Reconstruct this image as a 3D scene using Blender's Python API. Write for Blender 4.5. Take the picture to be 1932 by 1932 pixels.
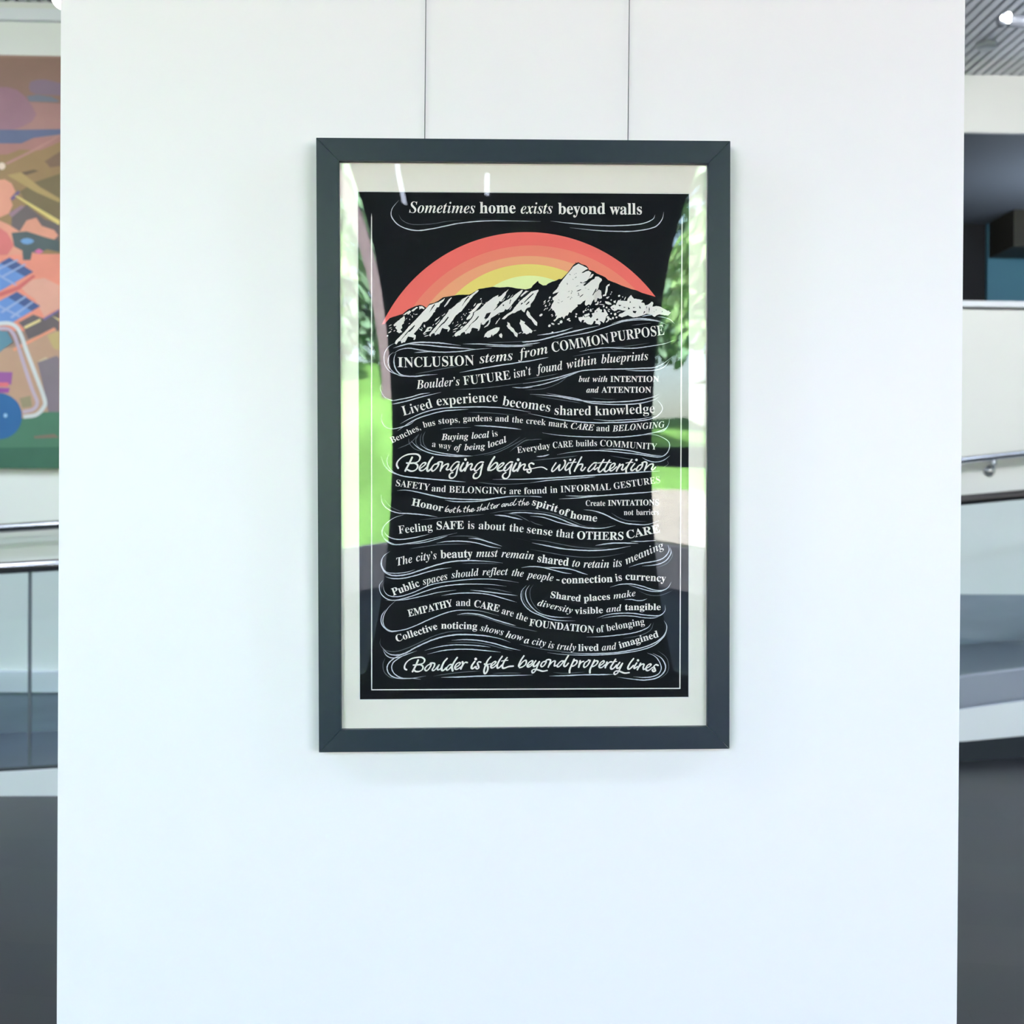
import bpy, bmesh, math, random
from mathutils import Vector, Matrix
for o in list(bpy.data.objects): bpy.data.objects.remove(o)
S = bpy.context.scene
COL = S.collection
PI = math.pi

# ---------------------------------------------------------------- camera
cam_d = bpy.data.cameras.new('camera'); cam = bpy.data.objects.new('camera', cam_d); COL.objects.link(cam)
cam_d.sensor_width = 36; cam_d.lens = 45.0; cam_d.clip_start = .05; cam_d.clip_end = 300
R0 = (0.9993606532890127, -0.0062206839662497125, -0.03520777966231336)
R1 = (0.0060098581243188684, 0.9999633917375207, -0.006090713432697084)
R2 = (0.035244379170067966, 0.00587522559445354, 0.9993614538599789)
tb = lambda r: Vector((r[0], r[2], -r[1]))
cx, cy, cz = tb(R0), -tb(R1), -tb(R2)
cam.matrix_world = Matrix(((cx.x, cy.x, cz.x, 0), (cx.y, cy.y, cz.y, -2.41274), (cx.z, cy.z, cz.z, 1.52), (0, 0, 0, 1)))
cam_d.dof.use_dof = True; cam_d.dof.focus_distance = 2.39; cam_d.dof.aperture_fstop = 5.2
S.camera = cam

# ---------------------------------------------------------------- world, sun, exposure
S.view_settings.view_transform = 'Standard'; S.view_settings.look = 'None'
S.view_settings.exposure = 0.03; S.view_settings.gamma = 1; S.view_settings.use_curve_mapping = False
W = bpy.data.worlds.new('sky'); S.world = W; W.use_nodes = True
nt = W.node_tree; sky = nt.nodes.new('ShaderNodeTexSky'); sky.sky_type = 'NISHITA'; sky.sun_disc = False
sky.sun_elevation = math.radians(31); sky.sun_rotation = math.radians(8); sky.air_density = 1.0; sky.dust_density = 2.5; sky.ozone_density = 1.0
bg = nt.nodes['Background']; nt.links.new(sky.outputs[0], bg.inputs[0]); bg.inputs[1].default_value = 2.1
sun_d = bpy.data.lights.new('sun', 'SUN'); sun_d.energy = 80; sun_d.angle = .009; sun_d.color = (1, .965, .985)
sun = bpy.data.objects.new('sun', sun_d); COL.objects.link(sun)
sun.rotation_euler = (math.radians(-59), 0, math.radians(-8))     # shines from behind the building (+Y) down to the lawn (-Y)
S.cycles.use_denoising = True
S.cycles.max_bounces = 7; S.cycles.diffuse_bounces = 4; S.cycles.glossy_bounces = 3; S.cycles.transparent_max_bounces = 16
S.cycles.transmission_bounces = 3; S.cycles.sample_clamp_indirect = 12; S.cycles.caustics_reflective = False; S.cycles.caustics_refractive = False

# ---------------------------------------------------------------- helpers
def lin(c):
    f = lambda v: v/12.92 if v <= .04045 else ((v+.055)/1.055)**2.4
    return tuple(f(v/255) for v in c[:3])
def mat(name, c, rough=.5, metal=0, spec=.5, noise=0, scale=8, emit=None, estr=0, coat=0, stretch=None):
    m = bpy.data.materials.new(name); m.use_nodes = True; n = m.node_tree.nodes; l = m.node_tree.links
    b = n['Principled BSDF']; col = lin(c)
    b.inputs['Base Color'].default_value = col+(1,); b.inputs['Roughness'].default_value = rough
    b.inputs['Metallic'].default_value = metal; b.inputs['Specular IOR Level'].default_value = spec
    b.inputs['Coat Weight'].default_value = coat
    if emit: b.inputs['Emission Color'].default_value = lin(emit)+(1,); b.inputs['Emission Strength'].default_value = estr
    if noise:
        tc = n.new('ShaderNodeTexCoord'); t = n.new('ShaderNodeTexNoise'); t.inputs['Scale'].default_value = scale; t.inputs['Detail'].default_value = 4
        if stretch:
            mp = n.new('ShaderNodeMapping'); mp.inputs['Scale'].default_value = stretch
            l.new(tc.outputs['Object'], mp.inputs[0]); l.new(mp.outputs[0], t.inputs['Vector'])
        else: l.new(tc.outputs['Object'], t.inputs['Vector'])
        r = n.new('ShaderNodeValToRGB')
        r.color_ramp.elements[0].position = .3; r.color_ramp.elements[1].position = .7
        r.color_ramp.elements[0].color = tuple(v*(1-noise) for v in col)+(1,)
        r.color_ramp.elements[1].color = tuple(min(1, v*(1+noise)) for v in col)+(1,)
        l.new(t.outputs['Fac'], r.inputs[0]); l.new(r.outputs[0], b.inputs['Base Color'])
    return m
def glassmat(name, f0, tint=(1, 1, 1), rough=0.0):
    m = bpy.data.materials.new(name); m.use_nodes = True; n = m.node_tree.nodes; l = m.node_tree.links; n.clear()
    o = n.new('ShaderNodeOutputMaterial'); mx = n.new('ShaderNodeMixShader'); t = n.new('ShaderNodeBsdfTransparent'); g = n.new('ShaderNodeBsdfGlossy')
    t.inputs[0].default_value = tint+(1,); g.inputs['Roughness'].default_value = rough
    lw = n.new('ShaderNodeLayerWeight'); lw.inputs['Blend'].default_value = .5
    p = n.new('ShaderNodeMath'); p.operation = 'POWER'; p.inputs[1].default_value = 5
    a = n.new('ShaderNodeMath'); a.operation = 'MULTIPLY_ADD'; a.inputs[1].default_value = 1-f0; a.inputs[2].default_value = f0
    l.new(lw.outputs['Facing'], p.inputs[0]); l.new(p.outputs[0], a.inputs[0]); l.new(a.outputs[0], mx.inputs[0])
    l.new(t.outputs[0], mx.inputs[1]); l.new(g.outputs[0], mx.inputs[2]); l.new(mx.outputs[0], o.inputs[0])
    return m
def obj(name, bm, m, parent=None, smooth=False):
    me = bpy.data.meshes.new(name)
    if isinstance(bm, bmesh.types.BMesh):
        if smooth:
            for f in bm.faces: f.smooth = True
        bm.normal_update(); bm.to_mesh(me); bm.free()
    else: me.from_pydata(*bm)
    o = bpy.data.objects.new(name, me); COL.objects.link(o)
    for q in (m if isinstance(m, list) else [m]): me.materials.append(q)
    if parent: o.parent = parent
    return o
def tag(o, label=None, cat=None, group=None, kind=None):
    if label: o['label'] = label
    if cat: o['category'] = cat
    if group: o['group'] = group
    if kind: o['kind'] = kind
    return o
def thing(name, loc, label, cat, group=None):
    o = bpy.data.objects.new(name, None); COL.objects.link(o); o.location = loc; o.empty_display_size = .1
    return tag(o, label, cat, group)
def box(bm, x0, x1, y0, y1, z0, z1, mi=0):
    v = [bm.verts.new(p) for p in ((x0,y0,z0),(x1,y0,z0),(x1,y1,z0),(x0,y1,z0),(x0,y0,z1),(x1,y0,z1),(x1,y1,z1),(x0,y1,z1))]
    for q in ((3,2,1,0),(4,5,6,7),(0,1,5,4),(1,2,6,5),(2,3,7,6),(3,0,4,7)):
        f = bm.faces.new([v[i] for i in q]); f.material_index = mi
    return v
def boxes(*bs):
    bm = bmesh.new()
    for b in bs: box(bm, *b)
    return bm
def structure(name, bm, m): return tag(obj(name, bm, m), kind='structure')
def bevel(bm, w, seg=2):
    bmesh.ops.bevel(bm, geom=list(bm.edges), offset=w, segments=seg, affect='EDGES', profile=.6); return bm
def tube(bm, path, r, n=16, caps=True, mi=0):
    path = [Vector(p) for p in path]; rings = []; up0 = None
    for i, p in enumerate(path):
        t = (path[min(i+1, len(path)-1)]-path[max(i-1, 0)]).normalized()
        u = Vector((0, 0, 1)) if abs(t.z) < .9 else Vector((1, 0, 0))
        a = t.cross(u).normalized(); b = a.cross(t).normalized()
        rr = r[i] if isinstance(r, (list, tuple)) else r
        rings.append([bm.verts.new(p+(a*math.cos(k*2*PI/n)+b*math.sin(k*2*PI/n))*rr) for k in range(n)])
    for A, B in zip(rings, rings[1:]):
        for k in range(n):
            f = bm.faces.new((A[k], A[(k+1) % n], B[(k+1) % n], B[k])); f.smooth = True; f.material_index = mi
    if caps:
        f = bm.faces.new(rings[0][::-1]); f.material_index = mi; f = bm.faces.new(rings[-1]); f.material_index = mi
    return bm
def sphere(bm, c, r, sx=1, sy=1, sz=1, mi=0, u=20, v=12):
    g = bmesh.ops.create_uvsphere(bm, u_segments=u, v_segments=v, radius=1)
    for q in g['verts']: q.co = Vector((c[0]+q.co.x*r*sx, c[1]+q.co.y*r*sy, c[2]+q.co.z*r*sz))
    for f in {f for q in g['verts'] for f in q.link_faces}: f.smooth = True; f.material_index = mi
    return bm
def prism(bm, loop, lo, hi):
    """loop of xyz bottom points swept to matching top points"""
    a = [bm.verts.new(p) for p in lo]; b = [bm.verts.new(p) for p in hi]; n = len(a)
    for i in range(n): bm.faces.new((a[i], a[(i+1) % n], b[(i+1) % n], b[i]))
    bm.faces.new(a[::-1]); bm.faces.new(b)
    return bm

# ---------------------------------------------------------------- materials
M = dict(
 white=mat('white_wall_paint', (244, 240, 245), .42, spec=.35), backwall=mat('off_white_wall_paint', (226, 228, 222), .6, noise=.015, scale=2),
 floor=None, ceil=mat('grey_metal_slats', (205, 208, 212), .4, metal=.2, spec=.5), groove=mat('dark_ceiling_void', (150, 155, 160), .8),
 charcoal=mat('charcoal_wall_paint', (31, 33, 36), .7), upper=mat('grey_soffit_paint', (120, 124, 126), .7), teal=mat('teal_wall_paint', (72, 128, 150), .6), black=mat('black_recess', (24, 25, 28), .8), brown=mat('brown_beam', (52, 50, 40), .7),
 wainscot=mat('grey_concrete', (120, 130, 140), .35, noise=.18, scale=1.2, stretch=(1, 1, 6)), ramp=mat('ramp_concrete', (95, 104, 114), .3, noise=.12, scale=2), curb=mat('curb_white', (228, 232, 236), .5), base=mat('black_rubber_base', (36, 42, 48), .5),
 alu=mat('brushed_aluminium', (176, 184, 200), .38, metal=.55, spec=.5), chrome=mat('chrome', (128, 127, 125), .16, metal=1), bronze=mat('dark_steel', (112, 108, 106), .28, metal=1),
 frame=mat('satin_black_frame_wood', (26, 37, 55), .38, spec=.38, noise=.06, scale=60), mat_board=mat('cream_mat_board', (254, 247, 240), .85, spec=.2), core=mat('white_mat_core', (245, 245, 243), .8), backer=mat('brown_backing', (150, 130, 105), .9),
 ink=mat('black_print_ink', (20, 22, 25), .75, spec=.15), paper=mat('cream_print_ink', (254, 248, 244), .8, spec=.1), chalk=mat('pale_chalk_ink', (218, 223, 233), .8, spec=.1), faint=mat('grey_chalk_ink', (104, 110, 116), .8, spec=.1),
 wire=mat('steel_wire', (150, 156, 158), .35, metal=.8), acrylic=glassmat('acrylic_glazing', .046), pane=glassmat('window_glass', .04), guard=glassmat('guard_glass', .06, (.93, .97, .99)),
 lamp=mat('lit_globe', (250, 250, 245), .4, emit=(255, 250, 240), estr=5), led=mat('lit_led', (255, 255, 255), .4, emit=(255, 252, 245), estr=14), lampbody=mat('grey_lamp_body', (150, 155, 165), .4, metal=.3),
 plastic=mat('pale_plastic', (190, 196, 200), .4), mullion=mat('dark_window_frame', (58, 60, 64), .5), patio=mat('dark_paving', (44, 50, 58), .8, noise=.15, scale=.6), kerb=mat('pale_concrete', (190, 192, 196), .8, noise=.1, scale=3),
 grass=mat('grass', (130, 186, 96), .95, spec=.1, noise=.3, scale=.9, stretch=(1, .25, 1)), gravel=mat('pale_dry_mulch', (226, 220, 202), .95, spec=.1, noise=.1, scale=2), bark=mat('bark', (112, 106, 104), .9, noise=.2, scale=6), brick=mat('pinkish_brick', (112, 102, 108), .85, noise=.1, scale=8),
 leaf=mat('leaf_green', (150, 194, 130), .6, spec=.3, noise=.35, scale=1.1), leaf2=mat('dark_leaf_green', (132, 172, 138), .6, spec=.3, noise=.4, scale=.8), bounce_ground=mat('pink_bounce_tint', (206, 176, 178), .85, noise=.06, scale=2), tube=mat('lit_tube', (255, 255, 255), .4, emit=(225, 235, 255), estr=9), steel=mat('bright_steel', (226, 228, 230), .14, metal=1), pink=mat('pink', (240, 128, 112), .8),
)
def floormat():
    m = mat('dark_grey_plank_floor', (56, 60, 65), .36, spec=.3); n = m.node_tree.nodes; l = m.node_tree.links; b = n['Principled BSDF']
    tc = n.new('ShaderNodeTexCoord'); mp = n.new('ShaderNodeMapping'); mp.inputs['Rotation'].default_value = (0, 0, math.radians(12))
    br = n.new('ShaderNodeTexBrick'); br.inputs['Scale'].default_value = 1; br.inputs['Brick Width'].default_value = 1.2; br.inputs['Row Height'].default_value = .42; br.inputs['Mortar Size'].default_value = .002
    br.inputs['Color1'].default_value = lin((34, 38, 43))+(1,); br.inputs['Color2'].default_value = lin((45, 47, 50))+(1,); br.inputs['Mortar'].default_value = lin((28, 31, 35))+(1,)
    ns = n.new('ShaderNodeTexNoise'); ns.inputs['Scale'].default_value = 3; ns.inputs['Detail'].default_value = 5
    mx = n.new('ShaderNodeMix'); mx.data_type = 'RGBA'; mx.blend_type = 'MULTIPLY'; mx.inputs[0].default_value = .35
    l.new(tc.outputs['Object'], mp.inputs[0]); l.new(mp.outputs[0], br.inputs['Vector']); l.new(tc.outputs['Object'], ns.inputs['Vector'])
    l.new(br.outputs['Color'], mx.inputs[6]); l.new(ns.outputs['Color'], mx.inputs[7]); l.new(mx.outputs[2], b.inputs['Base Color'])
    return m
M['floor'] = floormat()

# ---------------------------------------------------------------- printed artwork data (mm on the sheet, origin at the picture's centre)
LETTERS = [('Sometimes home exists beyond walls',20.84,[('I', 'Sometimes',-214.7,433.6,-90.6,433.6),('B', 'home',-83.5,433.7,-15.6,434.1),('I', 'exists',-7.3,433.4,53.6,433.8),('B', 'beyond',62.5,433.1,152.0,433.6),('B', 'walls',159.1,433.0,220.7,433.3)]),('INCLUSION stems from COMMON PURPOSE',18.46,[('M', 'I',-236.3,147.7,-225.9,147.6),('M', 'NCLUSION',-224.5,147.2,-93.0,151.9),('I', 'stems',-84.3,154.7,-20.4,161.6),('I', 'from',-12.6,162.9,45.0,174.4),('M', 'COMMON',51.7,175.8,159.8,193.6),('M', 'PURPOSE',162.0,195.1,263.4,209.3)]),("Boulder's FUTURE isn't found within blueprints",16.48,[('I', 'Boulder’s',-201.8,107.0,-119.7,114.2),('R', 'FUTURE',-113.9,114.4,-25.2,125.8),('I', 'isn’t',-19.6,127.4,14.5,134.6),('I', 'found',21.6,136.0,73.2,143.8),('I', 'within',79.2,145.1,136.2,154.5),('I', 'blueprints',143.4,155.2,233.1,162.0)]),('but with INTENTION',10.92,[('BI', 'but',100.7,120.8,123.0,120.8),('BI', 'with',126.7,120.8,156.0,120.8),('B', 'INTENTION',160.2,120.8,253.0,120.9)]),('and ATTENTION',10.92,[('BI', 'and',115.1,100.7,139.8,100.7),('B', 'ATTENTION',143.4,100.7,238.2,100.8)]),('Lived experience becomes shared knowledge',17.87,[('R', 'Lived',-226.2,57.1,-170.1,73.1),('R', 'experience',-164.0,75.9,-49.6,83.6),('R', 'becomes',-42.7,77.3,47.8,64.5),('R', 'shared',55.3,59.6,125.1,58.3),('R', 'knowledge',131.7,57.9,245.2,62.9)]),('Benches, bus stops, gardens and the creek mark CARE and BELONGING',11.51,[('R', 'Benches,',-247.8,5.7,-192.3,32.1),('R', 'bus',-188.4,34.5,-165.5,40.1),('R', 'stops,',-160.7,41.8,-120.3,45.3),('R', 'gardens',-115.1,46.4,-60.3,47.4),('R', 'and',-55.4,47.1,-29.1,46.0),('R', 'the',-24.4,45.3,-2.6,43.6),('R', 'creek',2.1,43.1,39.9,39.4),('R', 'mark',43.9,38.7,81.5,34.2),('BI', 'CARE',85.7,33.5,130.3,29.5),('R', 'and',133.8,29.0,159.8,28.1),('BI', 'BELONGING',164.1,27.7,263.7,36.0)]),('Buying local is',11.71,[('BI', 'Buying',-155.9,12.0,-103.9,14.0),('BI', 'local',-99.4,14.4,-64.7,17.2),('L', 'is',-60.7,18.0,-49.4,19.6)]),('a way of being local',11.51,[('L', 'a',-172.9,-0.5,-166.3,-1.2),('L', 'way',-161.6,-2.6,-137.2,-5.1),('BI', 'of',-132.5,-6.8,-117.0,-7.2),('BI', 'being',-113.0,-7.2,-72.6,-4.1),('BI', 'local',-68.1,-2.7,-31.6,8.8)]),('Everyday CARE builds COMMUNITY',11.71,[('R', 'Everyday',-13.7,-12.6,49.0,-3.4),('R', 'CARE',52.6,-3.3,91.6,-0.3),('R', 'builds',95.3,0.0,136.4,0.9),('R', 'COMMUNITY',140.5,1.0,248.8,-6.3)]),('SAFETY and BELONGING are found in INFORMAL GESTURES',12.31,[('R', 'SAFETY',-241.2,-73.3,-177.3,-82.1),('R', 'and',-174.5,-83.1,-146.9,-85.1),('R', 'BELONGING',-141.9,-85.6,-33.9,-88.6),('R', 'are',-29.0,-88.8,-6.3,-88.8),('R', 'found',-1.6,-88.9,42.4,-87.4),('R', 'in',47.6,-87.0,62.2,-86.3),('R', 'INFORMAL',66.9,-86.0,162.7,-81.1),('R', 'GESTURES',167.3,-80.4,255.8,-67.8)]),('Honor both the shelter and the spirit of home',13.7,[('B', 'Honor',-212.3,-109.2,-152.8,-121.5)]),('Honor both the shelter and the spirit of home',13.7,[('B', 'spirit',12.5,-108.9,60.7,-123.4),('B', 'of',62.8,-125.5,82.1,-131.5),('B', 'home',84.2,-133.6,136.0,-141.0)]),('Create INVITATIONS',10.52,[('R', 'Create',113.8,-111.1,151.8,-111.2),('B', 'INVITATIONS',155.7,-111.0,252.9,-110.1)]),('not barriers',10.52,[('R', 'not',185.5,-128.6,204.9,-128.6),('R', 'barriers',208.9,-128.6,252.9,-128.0)]),('Feeling SAFE is about the sense that OTHERS CARE',14.89,[('R', 'Feeling',-235.6,-162.5,-171.3,-155.6),('B', 'SAFE',-165.0,-154.7,-113.0,-153.6),('R', 'is',-107.2,-153.7,-93.7,-153.9),('R', 'about',-87.0,-154.1,-35.8,-157.3),('R', 'the',-29.5,-158.1,-1.9,-160.4),('R', 'sense',3.2,-161.3,51.9,-167.4),('R', 'that',57.7,-168.3,92.2,-172.2),('B', 'OTHERS',97.5,-173.5,186.1,-175.1),('B', 'CARE',191.9,-173.4,255.5,-160.6)]),("The city's beauty must remain shared to retain its meaning",15.09,[('I', 'The',-238.2,-222.2,-208.3,-215.7),('I', 'city’s',-203.1,-214.3,-163.1,-209.2),('B', 'beauty',-157.9,-208.4,-96.9,-206.7),('I', 'must',-91.3,-206.5,-49.5,-206.2),('I', 'remain',-44.6,-206.7,17.1,-212.0),('B', 'shared',22.7,-215.5,82.2,-223.8),('I', 'to',88.0,-224.8,103.8,-225.9),('I', 'retain',109.4,-227.0,158.9,-227.2),('I', 'its',165.6,-226.5,184.0,-224.3),('I', 'meaning',190.7,-221.7,263.7,-190.1)]),('Public spaces should reflect the people - connection is currency',13.8,[('B', 'Public',-246.4,-278.3,-195.0,-260.0),('I', 'spaces',-190.5,-258.3,-142.8,-247.3),('I', 'should',-137.4,-246.0,-84.8,-240.9),('I', 'reflect',-79.9,-240.6,-30.7,-240.1),('I', 'the',-25.4,-241.5,-2.0,-244.1),('I', 'people',2.5,-245.1,53.5,-252.4),('B', '-',58.6,-253.8,64.3,-254.9),('B', 'connection',68.7,-256.6,165.6,-254.2),('B', 'is',170.5,-253.2,183.8,-250.8),('B', 'currency',188.4,-249.8,265.9,-254.3)]),('Shared places make',12.31,[('B', 'Shared',47.3,-283.1,105.0,-290.8),('B', 'places',110.4,-290.6,161.2,-286.8),('I', 'make',166.3,-286.3,209.5,-280.4)]),('diversity visible and tangible',12.11,[('I', 'diversity',22.3,-297.4,89.0,-313.1),('B', 'visible',93.2,-314.0,147.6,-312.4),('I', 'and',152.9,-311.3,183.1,-308.3),('B', 'tangible',187.7,-307.3,256.4,-307.3)]),('EMPATHY and CARE are the FOUNDATION of belonging',13.1,[('B', 'EMPATHY',-217.6,-317.8,-133.4,-297.7),('R', 'and',-129.4,-297.5,-101.1,-298.2),('B', 'CARE',-96.6,-298.9,-48.3,-309.6),('R', 'are',-44.8,-312.1,-22.1,-318.9),('R', 'the',-18.0,-321.3,3.6,-328.8),('B', 'FOUNDATION',7.0,-335.1,130.1,-350.2),('R', 'of',134.6,-349.5,150.3,-347.8),('R', 'belonging',153.8,-347.1,226.3,-334.2)]),('Collective noticing shows how a city is truly lived and imagined',12.9,[('B', 'Collective',-240.0,-364.9,-162.0,-340.5),('B', 'noticing',-157.2,-340.0,-88.8,-342.0),('I', 'shows',-85.0,-343.8,-40.5,-353.8),('I', 'how',-37.3,-356.4,-4.3,-364.5),('I', 'a',-2.0,-367.7,7.8,-369.1),('I', 'city',12.0,-370.2,39.2,-374.9),('I', 'is',42.7,-376.7,54.9,-378.9),('I', 'truly',59.3,-380.0,96.3,-383.0),('B', 'lived',99.5,-383.5,139.5,-383.3),('I', 'and',144.1,-383.3,173.5,-380.7),('B', 'imagined',178.0,-379.6,253.2,-357.6)])]
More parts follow.
